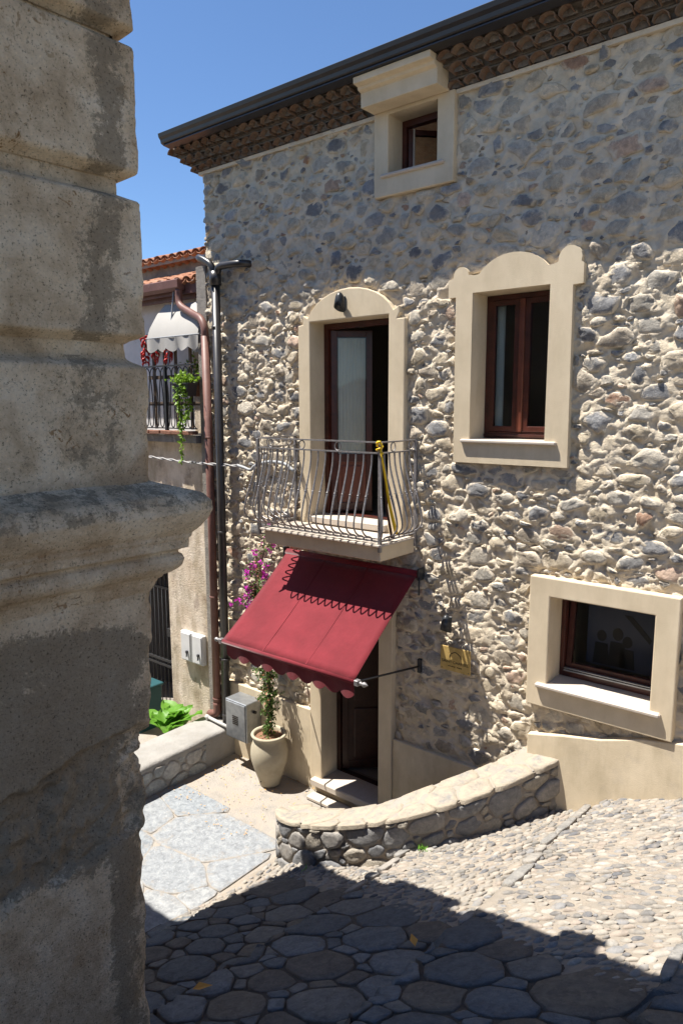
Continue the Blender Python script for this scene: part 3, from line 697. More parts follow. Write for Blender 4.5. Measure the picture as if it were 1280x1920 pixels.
YF = -.07
# --- balcony door
def subthing(name):
    o = bpy.data.objects.new(name, None); col.objects.link(o); setp(o, house); o.empty_display_size = .1
    o.matrix_parent_inverse = Matrix.Translation(-WLOC[house.name]); return o
ud = subthing('balcony_door')
outer = [(-5.498, 3.28), (-4.062, 3.28), (-4.062, 5.475), (-4.155, 5.475), (-4.128, 5.53), (-4.14, 5.60)] + arc(-4.78, 5.40, .62, 22, 158, 12, .435) + [(-5.425, 5.60), (-5.425, 5.50), (-5.498, 5.49)]
frame_fill(outer, OPEN['ud'], YF, .289, 'surround', 'render', ud)
x0, x1, z0, z1 = OPEN['ud']
mb = MB().box(x0 + .002, x1 - .002, -.12, .24, 3.30, 3.372, .008); mb.build('threshold', 'sill', ud)
mb = MB(); frame_poly(mb, rectp(x0 + .003, x1 - .003, 3.374, z1 - .003), (x0 + .062, x1 - .062, 3.385, z1 - .062), .17, .245); mb.build('frame', 'wood', ud, bevel=.004)
MB().box(x0 + .065, x1 - .065, .16, .25, 3.373, 3.39).build('track', 'wood', ud)
def leaf(parent, hx, hy, wd, z0, z1, ang, glass_z, side=1, thick=.045, woodm='wood', panelm='wood_panel'):
    c, s_ = math.cos(ang), math.sin(ang)
    f = lambda u, t, z: (hx + side * (c * u) - s_ * t * 0 - s_ * t * side, hy + s_ * u + c * t, z)
    def bx(mb, u0, u1, t0, t1, a, b):
        V = [f(u, t, z) for z in (a, b) for t in (t0, t1) for u in (u0, u1)]
        mb.add(V, [(0, 2, 3, 1), (4, 5, 7, 6), (0, 1, 5, 4), (2, 6, 7, 3), (0, 4, 6, 2), (1, 3, 7, 5)])
    st = .07; mb = MB(); bx(mb, 0, st, 0, thick, z0, z1); bx(mb, wd - st, wd, 0, thick, z0, z1); bx(mb, st, wd - st, .001, thick - .001, z1 - st, z1 - .001); bx(mb, st, wd - st, .001, thick - .001, z0 + .001, z0 + .1)
    if glass_z > z0 + .15: bx(mb, st, wd - st, .001, thick - .001, glass_z - .05, glass_z + .04)
    d = mb.build('door_leaf', woodm, parent, bevel=.004)
    if glass_z < z1 and woodm == 'wood':
        mb = MB(); bx(mb, st, wd - st, .018, .026, glass_z + .04, z1 - st); mb.build('pane', 'glass', parent)
    if glass_z > z0 + .15:
        mb = MB(); bx(mb, st, wd - st, .012, .032, z0 + .1, glass_z - .05); bx(mb, st + .05, wd - st - .05, -.002, .046, z0 + .15, glass_z - .10); mb.build('door_panel', panelm, parent, bevel=.006)
    return f, bx
f, bx = leaf(ud, x0 + .066, .215, .47, 3.395, z1 - .07, math.radians(38), 4.02)
mb = MB(); V = []; n = 28
for i in range(n + 1):
    u = .08 + (.39 - .08) * i / n
    for z in (4.06, z1 - .15): V.append(f(u, .058 + .008 * math.sin(i * 1.9), z))
mb.add(V, [(2 * i, 2 * i + 2, 2 * i + 3, 2 * i + 1) for i in range(n)]); mb.build('curtain', 'curtain', ud, smooth=True)
# --- window w1
w1 = subthing('casement_window'); x0, x1, z0, z1 = OPEN['w1']
# scalloped head: ears and central arch
head = [(-2.285, 5.615), (-2.285, 5.775), (-2.315, 5.80)] + arc(-2.405, 5.83, .102, -20, 190, 9) + [(-2.53, 5.80)] + arc(-2.925, 5.60, .40, 34, 146, 10, .345) + [(-3.30, 5.79)] + arc(-3.44, 5.80, .078, 0, 190, 8) + [(-3.535, 5.78), (-3.57, 5.76), (-3.57, 5.61)]
outer = [(-3.485, 4.072), (-2.355, 4.072), (-2.372, 5.61)] + head + [(-3.49, 5.61)]
frame_fill(outer, OPEN['w1'], YF, .289, 'surround', 'render', w1)
MB().box(-3.40, -2.455, -.105, .255, 4.262, 4.296, .01).build('sill', 'sill', w1)
mb = MB(); frame_poly(mb, rectp(x0 + .003, x1 - .003, z0 + .014, z1 - .003), (x0 + .045, x1 - .045, z0 + .075, z1 - .05), .215, .285); mb.box(x0 + .01, x1 - .01, .19, .214, z0 + .03, z0 + .055); mb.build('frame', 'wood', w1, bevel=.004)
xm = (x0 + x1) / 2
for a, b in ((x0 + .047, xm - .028), (xm + .028, x1 - .047)):
    mb = MB(); frame_poly(mb, rectp(a, b, z0 + .077, z1 - .052), (a + .05, b - .05, z0 + .13, z1 - .10), .205, .255); sa = mb.build('sash', 'wood_panel' if False else 'wood', w1, bevel=.005)
    MB().box(a + .048, b - .048, .226, .234, z0 + .128, z1 - .098).build('pane', 'glass', w1)
MB().box(xm - .027, xm + .027, .19, .25, z0 + .077, z1 - .052, .006).build('meeting_stile', 'wood_panel', w1)
mb = MB(); V = []; n = 30
for i in range(n + 1):
    for z in (z0 + .1, z1): V.append((x0 + .02 + .10 * i / n, .36 + .015 * math.sin(i * 1.5), z))
mb.add(V, [(2 * i, 2 * i + 2, 2 * i + 3, 2 * i + 1) for i in range(n)]); mb.build('curtain', 'curtain', w1, smooth=True)
# --- attic window
at = subthing('attic_window'); x0, x1, z0, z1 = OPEN['at']
frame_fill(rectp(-4.45, -3.545, 6.652, 7.44), OPEN['at'], YF, .289, 'surround', 'render', at)
MB().box(-4.36, -3.64, -.10, .255, 6.825, 6.858, .01).build('sill', 'sill', at)
mb = MB(); frame_poly(mb, rectp(x0 + .003, x1 - .003, z0 + .016, z1 - .003), (x0 + .05, x1 - .05, z0 + .06, z1 - .06), .17, .25); mb.build('frame', 'wood', at, bevel=.004)
leafp = MB()
ang = math.radians(48); hx, hy = x0 + .055, .21
def hb(mb, u0, u1, t0, t1, a, b):
    c, s_ = math.cos(ang), math.sin(ang); ff = lambda u, t, z: (hx + c * u - s_ * t, hy + s_ * u + c * t, z)
    V = [ff(u, t, z) for z in (a, b) for t in (t0, t1) for u in (u0, u1)]; mb.add(V, [(0, 2, 3, 1), (4, 5, 7, 6), (0, 1, 5, 4), (2, 6, 7, 3), (0, 4, 6, 2), (1, 3, 7, 5)])
for q in ((0, .05, z0 + .07, z1 - .07), (.36, .41, z0 + .07, z1 - .07), (.05, .36, z0 + .071, z0 + .12), (.05, .36, z1 - .12, z1 - .071)): hb(leafp, q[0], q[1], 0, .05, q[2], q[3])
leafp.build('open_sash', 'wood', at); mb = MB(); hb(mb, .05, .36, .02, .026, z0 + .12, z1 - .12); mb.build('pane', 'glass', at)
mb = MB(); mb.box(x0 + .09, x0 + .104, .235, .25, z0 + .07, z1 - .07).build('weather_seal', 'sill', at)
# hood over attic window breaking the tile cornice
mb = MB(); prof = [(-.07, 7.432), (-.28, 7.432), (-.285, 7.56), (-.33, 7.575), (-.335, 7.60), (-.40, 7.61), (-.405, 7.665), (.1, 7.665), (.1, 7.444), (-.07, 7.444)]
mb.prism(prof, -4.45, -3.60, lambda u, v, a: (a, u, v)); mb.build('hood', 'render', at, bevel=.005)
# --- lower window
lw = subthing('lower_window'); x0, x1, z0, z1 = OPEN['lw']
frame_fill(rectp(-2.64, -1.36, 1.857, 3.082), OPEN['lw'], YF - .03, .289, 'surround', 'render', lw)
MB().box(-2.545, -1.455, -.145, .235, 2.050, 2.090, .012).build('sill', 'sill', lw)
mb = MB(); frame_poly(mb, rectp(x0 + .003, x1 - .003, z0 + .018, z1 - .003), (x0 + .04, x1 - .04, z0 + .075, z1 - .045), .19, .27); mb.build('frame', 'wood', lw, bevel=.004)
tl = .07
mb = MB()
def tilt(u, t, z): return (u, .235 + t + tl * (z - z0 - .09) / .75, z)
def tb(mb, u0, u1, t0, t1, a, b):
    V = [tilt(u, t, z) for z in (a, b) for t in (t0, t1) for u in (u0, u1)]; mb.add(V, [(0, 2, 3, 1), (4, 5, 7, 6), (0, 1, 5, 4), (2, 6, 7, 3), (0, 4, 6, 2), (1, 3, 7, 5)])
a, b, c, d = x0 + .045, x1 - .045, z0 + .09, z1 - .05
tb(mb, a, a + .05, 0, .05, c, d); tb(mb, b - .05, b, 0, .05, c, d); tb(mb, a + .05, b - .05, .001, .049, c, c + .05); tb(mb, a + .05, b - .05, .001, .049, d - .05, d); mb.build('tilted_sash', 'wood', lw)
mb = MB(); tb(mb, a + .05, b - .05, .02, .026, c + .05, d - .05); mb.build('pane', 'glass', lw)
mb = MB(); mb.box(x0 + .045, x1 - .045, .185, .225, z0 + .07, z0 + .082).box(x0 + .045, x1 - .045, .188, .22, z0 + .092, z0 + .10); mb.build('drip_rail', 'galv', lw)
# --- entrance door
ld = subthing('entrance_door'); x0, x1, z0, z1 = OPEN['ld']
frame_fill(rectp(-5.362, -4.178, -.1, 2.46), OPEN['ld'], -.085, .289, 'surround', 'render', ld)
MB().box(-5.31, -4.23, -.16, .255, .095, .18, .012).build('threshold', 'sill', ld)
MB().box(-5.25, -4.29, -.30, -.165, .0, .045, .01).build('step_stone', 'sill', ld)
mb = MB(); frame_poly(mb, rectp(x0 + .003, x1 - .003, .183, z1 - .003), (x0 + .06, x1 - .06, .195, z1 - .06), .2, .275); mb.build('frame', 'darkwood', ld, bevel=.004)
f, bx = leaf(ld, x0 + .064, .24, .72, .20, z1 - .07, math.radians(42), .2, woodm='darkwood', panelm='darkwood')
mb = MB(); bx(mb, .07, .65, .01, .035, .30, 2.16); mb.build('door_panel', 'darkwood', ld)
for a, b in ((.34, .98), (1.08, 2.08)):
    mb = MB(); bx(mb, .14, .58, -.008, .012, a, b); mb.build('raised_panel', 'darkwood', ld, bevel=.012)
mb = MB(); p0 = Vector(f(.62, -.05, 1.2)); mb.tube([Vector(f(.62, 0, 1.2)), p0], .012, 8); mb.lathe([(.0, -.03), (.022, -.02), (.03, 0), (.022, .02), (0, .03)], p0, 12); mb.build('knob', 'brass', ld, smooth=True)
# --- plinths
mb = MB().box(-6.98, -5.364, -.065, .0, -.1, 1.0, .008); mb.build('plinth', 'render_soft', house)
mb = MB().box(-4.176, -2.45, -.065, .0, -.1, 1.0, .008); mb.build('plinth', 'render_soft', house)
px_ = np.linspace(-2.62, 3.15, 18); poly = [(x, .3) for x in px_[::-1]][::-1] + [(x, plR_top(x) + .015 * math.sin(x * 7)) for x in px_[::-1]]
mb = MB(); mb.prism(poly, -.078, .0, lambda u, v, a: (u, a, v)); mb.build('plinth', 'render_soft', house, bevel=.01)
mb = MB().box(-6.885, -6.49, -.05, .0, 1.265, 1.85, .008); mb.build('render_panel', 'render', house)
# --- cornice of tiles
cor = MB()
rows = [(7.45, -.10, -.02), (7.535, -.20, -.09), (7.62, -.30, -.19)]
for (z, y, yb) in rows: cor.box(HX0 - .10 + (z - 7.45) * -1.0, HX1, y + .012, .1, z + .052, z + .068); cor.box(HX0 - .06 - (z - 7.45), HX1, yb, .1, z - .012, z + .053)
co = cor.build('cornice', 'oldmortar', house)
MB().box(HX0 - .02, -4.452, -.045, .1, 7.40, 7.437).box(-3.543, HX1, -.045, .1, 7.40, 7.437).build('cornice_base', 'mortar', house)
def coppo(k, L_=.26, r0=.078, r1=.066, n=8, t=.009):
    rg = random.Random(k); V = []; Fc = []
    for (rr_, y) in ((r0, 0), (r1, L_)):
        for dr in (0, -t):
            for i in range(n + 1):
                a = PI * i / n; q = 1 + rg.uniform(-.05, .05); V.append(((rr_ + dr) * math.cos(a) * q, y, (rr_ + dr) * math.sin(a) * .72 * q))
    m = n + 1
    for i in range(n):
        Fc += [(i, i + 1, 2 * m + i + 1, 2 * m + i), (m + i, 3 * m + i, 3 * m + i + 1, m + i + 1), (i, m + i, m + i + 1, i + 1), (2 * m + i, 2 * m + i + 1, 3 * m + i + 1, 3 * m + i)]
    for i in (0, n): Fc.append((i, 2 * m + i, 3 * m + i, m + i))
    return V, Fc
def coppo_filled(k):
    V, Fc = coppo(k); V = list(V); n = 8; m = 9; b = len(V)
    rg = random.Random(k + 90); V += [(.066 * math.cos(PI * i / n), .012 + rg.uniform(0, .015), .066 * math.sin(PI * i / n) * .72) for i in range(m)] + [(0, .02, -.004)]
    return V, Fc + [(b + i, b + i + 1, b + m) for i in range(n)]
cmesh = [mesh('tile', *coppo(k), 'oldtile') for k in range(4)]; cfill = [mesh('tile_mortar', *coppo_filled(k), 'oldmortar') for k in range(2)]
for me in cmesh + cfill: fixn(me)
disc = []
for k in range(3):
    n = 8; V = [(.067 * math.cos(PI * i / n), .018 + rnd.uniform(0, .012), .067 * math.sin(PI * i / n) * .7) for i in range(n + 1)] + [(.0, .024, -.005)]
    disc.append(mesh('tile_infill', V, [(i, i + 1, n + 1) for i in range(n)], 'oldmortar'))
for ri, (z, y, yb) in enumerate(rows):
    x = HX0 - .04 - ri * .08
    while x < HX1 - .1:
        if not (-4.53 < x < -3.54):
            o = place('tile', rnd.choice(cmesh), co, (x + rnd.uniform(-.014, .014), y - rnd.uniform(.0, .03), z - .004), (rnd.uniform(-.08, .08), rnd.uniform(-.16, .16), rnd.uniform(-.08, .08)), (rnd.uniform(.72, .96), 1, rnd.uniform(.9, 1.25)))
            place('tile_infill', rnd.choice(disc), co, (x, y + .02 + rnd.uniform(0, .02), z), None, (.95, 1, 1.1))
        x += .158
# --- gutter and roof
gp = [(-.335, 7.70), (-.42, 7.685), (-.455, 7.70), (-.462, 7.735), (-.485, 7.76), (-.495, 7.80), (-.485, 7.805), (-.335, 7.79)]
mb = MB(); mb.prism(gp, HX0 - .20, HX1, lambda u, v, a: (a, u, v)); mb.build('gutter', 'gutter', house, bevel=.004)
mb = MB(); mb.prism([(-.335, 7.66), (-.44, 7.672), (-.44, 7.683), (-.335, 7.698)], HX0 - .17, HX1, lambda u, v, a: (a, u, v)); mb.build('fascia', 'gutter', house)
mb = MB(); mb.prism([(-.33, 7.70), (-.43, 7.815), (3.0, 8.9), (6.3, 7.8), (6.3, 7.66), (3.0, 8.75), (.12, 7.70)], HX0 - .16, HX1, lambda u, v, a: (a, u, v)); mb.build('roof', 'oldtile', house)
# --- balcony
bal = subthing('balcony')
mb = MB().box(-5.53, -3.945, -.62, -.03, 3.112, 3.262, .006); mb.build('slab', 'render', bal)
mb = MB().box(-5.56, -3.915, -.662, -.071, 3.262, 3.283, .004); mb.build('slab_top', 'sill', bal)
XL, XR, YB = -5.60, -3.95, -.625
def post(x, y, z0, z1, s_=.016): return MB().box(x - s_, x + s_, y - s_, y + s_, z0, z1, .003)
for (x, y, a) in ((XL, YB, 3.20), (XR, YB, 3.205), (XL, -.03, 3.28), (XR + .01, -.03, 3.18)): post(x, y, a, 4.262).build('post', 'iron', bal)
mb = MB().box(XL - .014, XL + .12, YB + .02, YB + .04, 3.20, 3.212); mb.build('bracket', 'iron', bal)
for (nm, z) in (('top_rail', 4.268), ('middle_rail', 4.165), ('bottom_rail', 3.312)):
    e = .05 if nm == 'top_rail' else 0.0; h = .007
    mb = MB(); mb.box(XL, XR, YB - .012, YB + .012, z - h, z + h); mb.box(XL - .012, XL + .012, YB + .013, -.01, z - h, z + h).box(XR - .012 + .005, XR + .012 + .005, YB + .013, -.01, z - h, z + h); mb.build(nm, 'iron', bal)
prof = smooth_path([(0, 0, 4.165), (.004, 0, 4.08), (.025, 0, 3.97), (.075, 0, 3.80), (.125, 0, 3.64), (.158, 0, 3.50), (.150, 0, 3.43), (.10, 0, 3.375), (.03, 0, 3.35), (.005, 0, 3.335), (.0, 0, 3.312)], 3)
mb = MB(); mb.tube(prof, [.0088 + .003 * max(0, 1 - abs(p.z - 3.72) / .22) for p in prof], 6)
for zz in (3.735, 3.755, 3.775):
    q = min(prof, key=lambda p: abs(p.z - zz)); mb.lathe([(.0, -.009), (.0135, -.003), (.0135, .003), (0, .009)], (q.x, 0, zz), 6)
bme = mesh('baluster', mb.v, mb.f, 'iron', smooth=True); fixn(bme)
nb = 17
for i in range(1, nb): place('baluster', bme, bal, (XL + (XR - XL) * i / nb, YB, 0), (0, 0, -PI / 2))
for i in range(0, 6):
    place('baluster', bme, bal, (XL, YB + .02 + .52 * (i + .4) / 6, 0), (0, 0, PI)); place('baluster', bme, bal, (XR + .005, YB + .02 + .52 * (i + .4) / 6, 0), (0, 0, 0))
place('baluster', bme, bal, (XR + .002, YB - .004, 0), (0, 0, -PI / 4)); place('baluster', bme, bal, (XL, YB - .004, 0), (0, 0, -PI * .75))
mb = MB(); n = 14; ring = [(.038 * math.cos(2 * PI * k / n), 0, .043 * math.sin(2 * PI * k / n)) for k in range(n + 1)]; mb.tube(ring, .006, 6, False)
rme = mesh('ring', mb.v, mb.f, 'iron', smooth=True); fixn(rme)
for x in (-5.40, -4.95, -4.47, ): place('ring', rme, bal, (x, YB, 4.216))
for y in (-.45, -.14): place('ring', rme, bal, (XL, y, 4.216), (0, 0, PI / 2)); place('ring', rme, bal, (XR + .005, y + .03, 4.216), (0, 0, PI / 2))

# ================================================================ LEFT PLASTER BUILDING
pa = 0.0649651599; D1 = np.array([math.sin(pa), math.cos(pa), 0]); N1 = np.array([math.cos(pa), -math.sin(pa), 0])
k_ = 3.0; PC = np.array([-.8200 * k_ + .06, -.5722 * -k_ - 6.034 + .02, 0.0])
pb = thing('plaster_building', tuple(PC), 'old plastered building corner with rusticated blocks and a moulded ledge', 'building')
def zc(z22): return 4.62 + (z22 - 4.62) * k_ / 2.2
def pillar_patch(name, z0, z1, ofn, step=.0095, s_len=1.25, parent=pb, dep=1.0, back=.7, stain=None, warm=None, dmg=None, seed=0):
    ss = np.concatenate([-np.linspace(back, .06, 9), -np.arange(.05, 0, -.012), [0], np.arange(.008, s_len, step), np.linspace(s_len, 5.2, 14)])
    zz = np.arange(z0, z1 + step * .5, step); S, Z = np.meshgrid(ss, zz)
    O = ofn(Z)
    # world position: s>0 along the visible face (away from the corner, towards the camera), s<0 along the hidden front face
    X = PC[0] - D1[0] * np.maximum(S, 0) - N1[0] * np.maximum(-S, 0); Y = PC[1] - D1[1] * np.maximum(S, 0) - N1[1] * np.maximum(-S, 0)
    cr = .012
    w1_ = np.where(S >= 0, 1.0, np.clip(1 + S / .03, 0, 1)); w2_ = np.where(S <= 0, 1.0, np.clip(1 - S / 1.0, 0, 1))
    w1_ = np.where(S >= 0, 1.0, np.clip(1 + S / .6, 0, 1))
    w2_ = np.where(S <= 0, 1.0, np.clip(1 - S / .6, 0, 1))
    rnd_c = np.exp(-np.abs(S) / .02) * .010
    nzv = .006 * fbm(X, Y, Z, 2.2, 3, 40 + seed) + .0045 * fbm(X, Y, Z, 9, 4, 60 + seed) + .0022 * fbm(X, Y, Z, 40, 3, 80 + seed)
    chip = -np.exp(-np.abs(S) / .03) * .012 * sstep(.05, .5, fbm(X * .5, Y * .5, Z, 7, 4, 90 + seed))
    nn = (nzv * dep + chip - rnd_c)
    if dmg is not None: nn = nn + dmg(S, Z, X, Y)
    ox = O + nn
    X = X + N1[0] * ox * np.minimum(1, w1_ + (S >= 0)) + D1[0] * ox * w2_; Y = Y + N1[1] * ox * np.minimum(1, w1_ + (S >= 0)) + D1[1] * ox * w2_
    n, m = X.shape; I = np.arange(n * m).reshape(n, m)
    Q = np.stack([I[:-1, :-1], I[1:, :-1], I[1:, 1:], I[:-1, 1:]], -1).reshape(-1, 4)
    st = stain(S, Z, O) if stain else np.zeros_like(S); wa = warm(S, Z, O) if warm else np.zeros_like(S)
    o = obj(name, np.stack([X, Y, Z], -1).reshape(-1, 3), Q, 'plaster', parent, smooth=True, vattr={'stain': st.ravel(), 'warm': wa.ravel()})
    return o
def block_profile(z0, z1, c=.03, d=.055):
    return lambda Z: -d * (1 - sstep(0, c, Z - z0)) * 1.0 - d * (1 - sstep(0, c, z1 - Z)) + 0 * Z
def up_stain(ctr, wd, amt=.55):
    return lambda S, Z, O: amt * np.exp(-((S - ctr - .05 * np.sin(Z * 3)) / wd) ** 2) + .18 * sstep(.10, .45, S) * 0 + .12
bl = [(zc(5.615), zc(6.05)), (zc(5.245), zc(5.606)), (zc(4.798), zc(5.205)), (zc(4.375), zc(4.755))]
for i, (a, b) in enumerate(bl):
    last = i == 3
    pf = (lambda Z, a=a, b=b: -.055 * (1 - sstep(0, .04, b - Z))) if last else block_profile(a, b)
    pillar_patch('plaster_block', a, b, pf, seed=i, stain=(up_stain(.17, .085, .56) if not last else up_stain(.22, .14, .38)),
                 warm=(lambda S, Z, O, a=a: .25 * np.exp(-(S / .09) ** 2)) if not last else (lambda S, Z, O, a=a: .62 * np.exp(-((Z - a) / .12) ** 2) + .5 * np.exp(-((S - .03) / .1) ** 2) * sstep(.35, .1, Z - a)))
pillar_patch('groove', zc(4.36), zc(6.3), lambda Z: -.060 + 0 * Z, step=.02, seed=9, warm=lambda S, Z, O: .45 + 0 * S, stain=lambda S, Z, O: .2 + 0 * S)
LP = [(zc(4.400), .00), (zc(4.385), .06), (zc(4.362), .16), (zc(4.338), .185), (zc(4.312), .19), (zc(4.285), .175), (zc(4.262), .155), (zc(4.240), .128), (zc(4.228), .128), (zc(4.226), .118), (zc(4.196), .114), (zc(4.190), .085),
      (zc(4.180), .080), (zc(4.176), .092), (zc(4.160), .100), (zc(4.142), .095), (zc(4.128), .078), (zc(4.118), .060), (zc(4.114), .040), (zc(4.103), .034), (zc(4.100), .022), (zc(4.080), .012), (zc(4.06), .0)][::-1]
lz = np.array([q[0] for q in LP]); lo = np.array([q[1] for q in LP])
def ledge_dmg(S, Z, X, Y): return -.02 * sstep(zc(4.30), zc(4.37), Z) * sstep(-.1, .5, fbm(X, Y, Z, 9, 4, 7)) + .008 * sstep(zc(4.28), zc(4.33), Z) * fbm(X, Y, Z, 22, 3, 8)
pillar_patch('ledge', lz[0], lz[-1], lambda Z: np.interp(Z, lz, lo) - .018, step=.006, seed=21, dep=.7, dmg=ledge_dmg,
             stain=lambda S, Z, O: .36 * sstep(zc(4.285), zc(4.33), Z) + .10, warm=lambda S, Z, O: .50 * (1 - sstep(zc(4.24), zc(4.30), Z)))
BZ0, BZ1 = 1.2, zc(4.065)
def base_dmg(S, Z, X, Y):
    n = fbm(X, Y, Z, 3.5, 5, 101)
    d = np.maximum(np.abs(S - .55) / .52, np.abs(Z - zc(3.42) - .06 * np.sin(S * 6)) / .22) + n * .75
    hole = -.045 * sstep(1.0, .86, d) * (.8 + .7 * fbm(X, Y, Z, 16, 4, 33))
    low = -.02 * sstep(zc(3.75), zc(3.1), Z) * np.exp(-(np.maximum(S, 0) / .10) ** 2) * (1 + .9 * fbm(X, Y, Z, 6, 3, 13))
    bite = -.012 * np.exp(-(np.maximum(S, 0) / .07) ** 2) * sstep(.1, .6, fbm(0 * X, 0 * Y, Z, 5, 3, 17)) * sstep(zc(3.9), zc(3.6), Z)
    rough = .012 * fbm(X, Y, Z, 30, 4, 55) * sstep(1.1, .9, d)
    return hole + low + bite + rough
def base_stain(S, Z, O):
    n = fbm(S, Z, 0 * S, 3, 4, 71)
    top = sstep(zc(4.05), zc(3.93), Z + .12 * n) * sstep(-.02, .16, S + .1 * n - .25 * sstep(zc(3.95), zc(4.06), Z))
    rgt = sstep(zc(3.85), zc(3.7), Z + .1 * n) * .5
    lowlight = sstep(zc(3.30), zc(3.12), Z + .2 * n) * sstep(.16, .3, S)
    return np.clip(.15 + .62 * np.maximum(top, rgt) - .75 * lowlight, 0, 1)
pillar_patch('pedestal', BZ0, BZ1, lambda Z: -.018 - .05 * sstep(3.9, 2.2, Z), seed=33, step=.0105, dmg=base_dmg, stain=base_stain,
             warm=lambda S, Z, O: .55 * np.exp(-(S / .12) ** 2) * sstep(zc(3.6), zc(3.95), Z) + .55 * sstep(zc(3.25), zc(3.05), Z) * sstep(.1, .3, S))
# body of the building, out of the frame, and its tiled roofs
def wp(s_, t, z): v = PC - D1 * s_ - N1 * t; return (float(v[0]), float(v[1]), z)
mb = MB(); poly = [(.02, .25), (5.3, .25), (5.3, 4.2), (.02, 4.2)]
mb.prism(poly, 1.0, 6.95, lambda u, v, a: wp(u, v, a)); mb.build('body_wall', 'nwall', pb)
mb = MB(); mb.prism([(.02, -.05), (5.3, -.05), (5.3, .24), (.02, .24)], zc(6.1), 6.95, lambda u, v, a: wp(u, v, a)); mb.build('upper_wall', 'nwall', pb)
ZE = 7.0
E1 = Vector((-6.36, -3.08, ZE)); E2 = Vector((-2.0, -4.20, ZE))
ed = (E2 - E1).normalized(); en = Vector((-ed.y, ed.x, 0))          # en points to the stone house
roof = MB(); q = [E1, E2 + ed * .25, E2 + ed * .25 - en * 4.5, E1 - en * 1.29]
roof.add([p + Vector((0, 0, dz)) for dz in (.02, .12) for p in q], [(0, 1, 2, 3), (7, 6, 5, 4), (0, 4, 5, 1), (1, 5, 6, 2), (2, 6, 7, 3), (3, 7, 4, 0)])
q = [Vector((-12, -4.31, ZE)), Vector((-6.66, -4.31, ZE)), Vector((-6.66, -9, ZE)), Vector((-12, -9, ZE))]
roof.add([p + Vector((0, 0, dz)) for dz in (.02, .12) for p in q], [(0, 1, 2, 3), (7, 6, 5, 4), (0, 4, 5, 1), (1, 5, 6, 2), (2, 6, 7, 3), (3, 7, 4, 0)])
q = [Vector((-6.66, -4.31, ZE)), E2 + ed * .25 - en * .3, Vector((-2.2, -9, ZE)), Vector((-6.66, -9, ZE))]
roof.add([p + Vector((0, 0, dz)) for dz in (.14, .22) for p in q], [(0, 1, 2, 3), (7, 6, 5, 4), (0, 4, 5, 1), (1, 5, 6, 2), (2, 6, 7, 3), (3, 7, 4, 0)])
rf = roof.build('roof', 'oldtile', pb)
mb = MB(); mb.box(-11.9, -6.8, -8.9, -4.6, -.1, 6.98); mb.build('rear_wing', 'nwall', pb)
etile = mesh('roof_tile', *coppo(77, .5, .15, .13), 'tile'); fixn(etile)
L_ = (E2 - E1).length; x = 0; az = math.atan2(ed.y, ed.x)
while x < L_ + .2:
    p = E1 + ed * x + en * rnd.choice((-.16, -.06, .03, .12)); place('roof_tile', etile, rf, (p.x, p.y, p.z + .03), (0, 0, az + PI), None); x += rnd.uniform(.25, .31)
for i in range(8):
    p = E1 - en * (.05 + i * .17) + ed * rnd.uniform(-.10, 0); place('roof_tile', etile, rf, (p.x, p.y, p.z + .02), (0, 0, az - PI / 2), (.7, 1, 1))
for i in range(8):
    place('roof_tile', etile, rf, (-6.8 - i * .27, -4.31 + rnd.uniform(0, .08), ZE + .03), (0, 0, PI), None)

# ================================================================ CURVED WALL
cw = thing('curved_wall', (-3.7, -1.3, .3), 'low curved rubble wall with a pale mortared top around the entrance', 'wall')
seg = np.concatenate([[0], np.cumsum(np.linalg.norm(np.diff(CWn[:, :2], axis=0), axis=1))]); SLEN = seg[-1]
def cwpos(s_):
    s_ = np.asarray(s_); x = np.interp(s_, seg, CWn[:, 0]); y = np.interp(s_, seg, CWn[:, 1]); z = np.interp(s_, seg, CWn[:, 2]); nx = np.interp(s_, seg, CWN[:, 0]); ny = np.interp(s_, seg, CWN[:, 1])
    return x, y, z, nx, ny
TW = .36
ss = np.linspace(0, SLEN, 110); prof_t = [(.0, 'b'), (.0, 't0'), (.02, 't1'), (.12, 't2'), (.24, 't2'), (TW - .02, 't1'), (TW, 't0'), (TW, 'b')]
V = []; npf = 0
vv = np.linspace(0, 1, 14); tt = np.linspace(0, TW, 12)
rowsP = [(0.0, v) for v in vv] + [(t, 1.0) for t in tt[1:-1]] + [(TW, v) for v in vv[::-1]]
for s_ in ss:
    x, y, z, nx, ny = [float(q) for q in cwpos(s_)]
    zb = -.25 if s_ < 1.2 else float(ramp_z(x + .1, y - .1)) - .25
    for (t, v) in rowsP:
        zz = zb + (z - .02 - zb) * v; X = x - nx * t; Y = y - ny * t
        V.append((X, Y, zz))
V = np.array(V); NZ = .02 * fbm(V[:, 0], V[:, 1], V[:, 2], 8, 4, 5); V[:, 2] += NZ * 1.0; V[:, 0] += NZ * .6; V[:, 1] -= NZ * .6
k = len(rowsP); Fc = [(i * k + j, (i + 1) * k + j, (i + 1) * k + j + 1, i * k + j + 1) for i in range(len(ss) - 1) for j in range(k - 1)] + [tuple(range(k - 1, -1, -1)), tuple((len(ss) - 1) * k + j for j in range(k))]
mats['cwmortar'] = mat_mortar('wall_mortar', (.16, .14, .12), (.23, .20, .17), (.30, .265, .22))
core = obj('core', V, Fc, 'cwmortar', cw, smooth=False)
V = []; tt2 = np.linspace(.012, TW - .012, 14); s2 = np.linspace(.01, SLEN - .005, 140)
for q in s2:
    x, y, z, nx, ny = [float(k) for k in cwpos(q)]
    for t in tt2: V.append((x - nx * t, y - ny * t, z + .004 - .02 * abs(t / TW - .5) ** 2 * 2))
V = np.array(V); V[:, 2] += .012 * fbm(V[:, 0], V[:, 1], 0 * V[:, 2], 7, 4, 19); k = len(tt2)
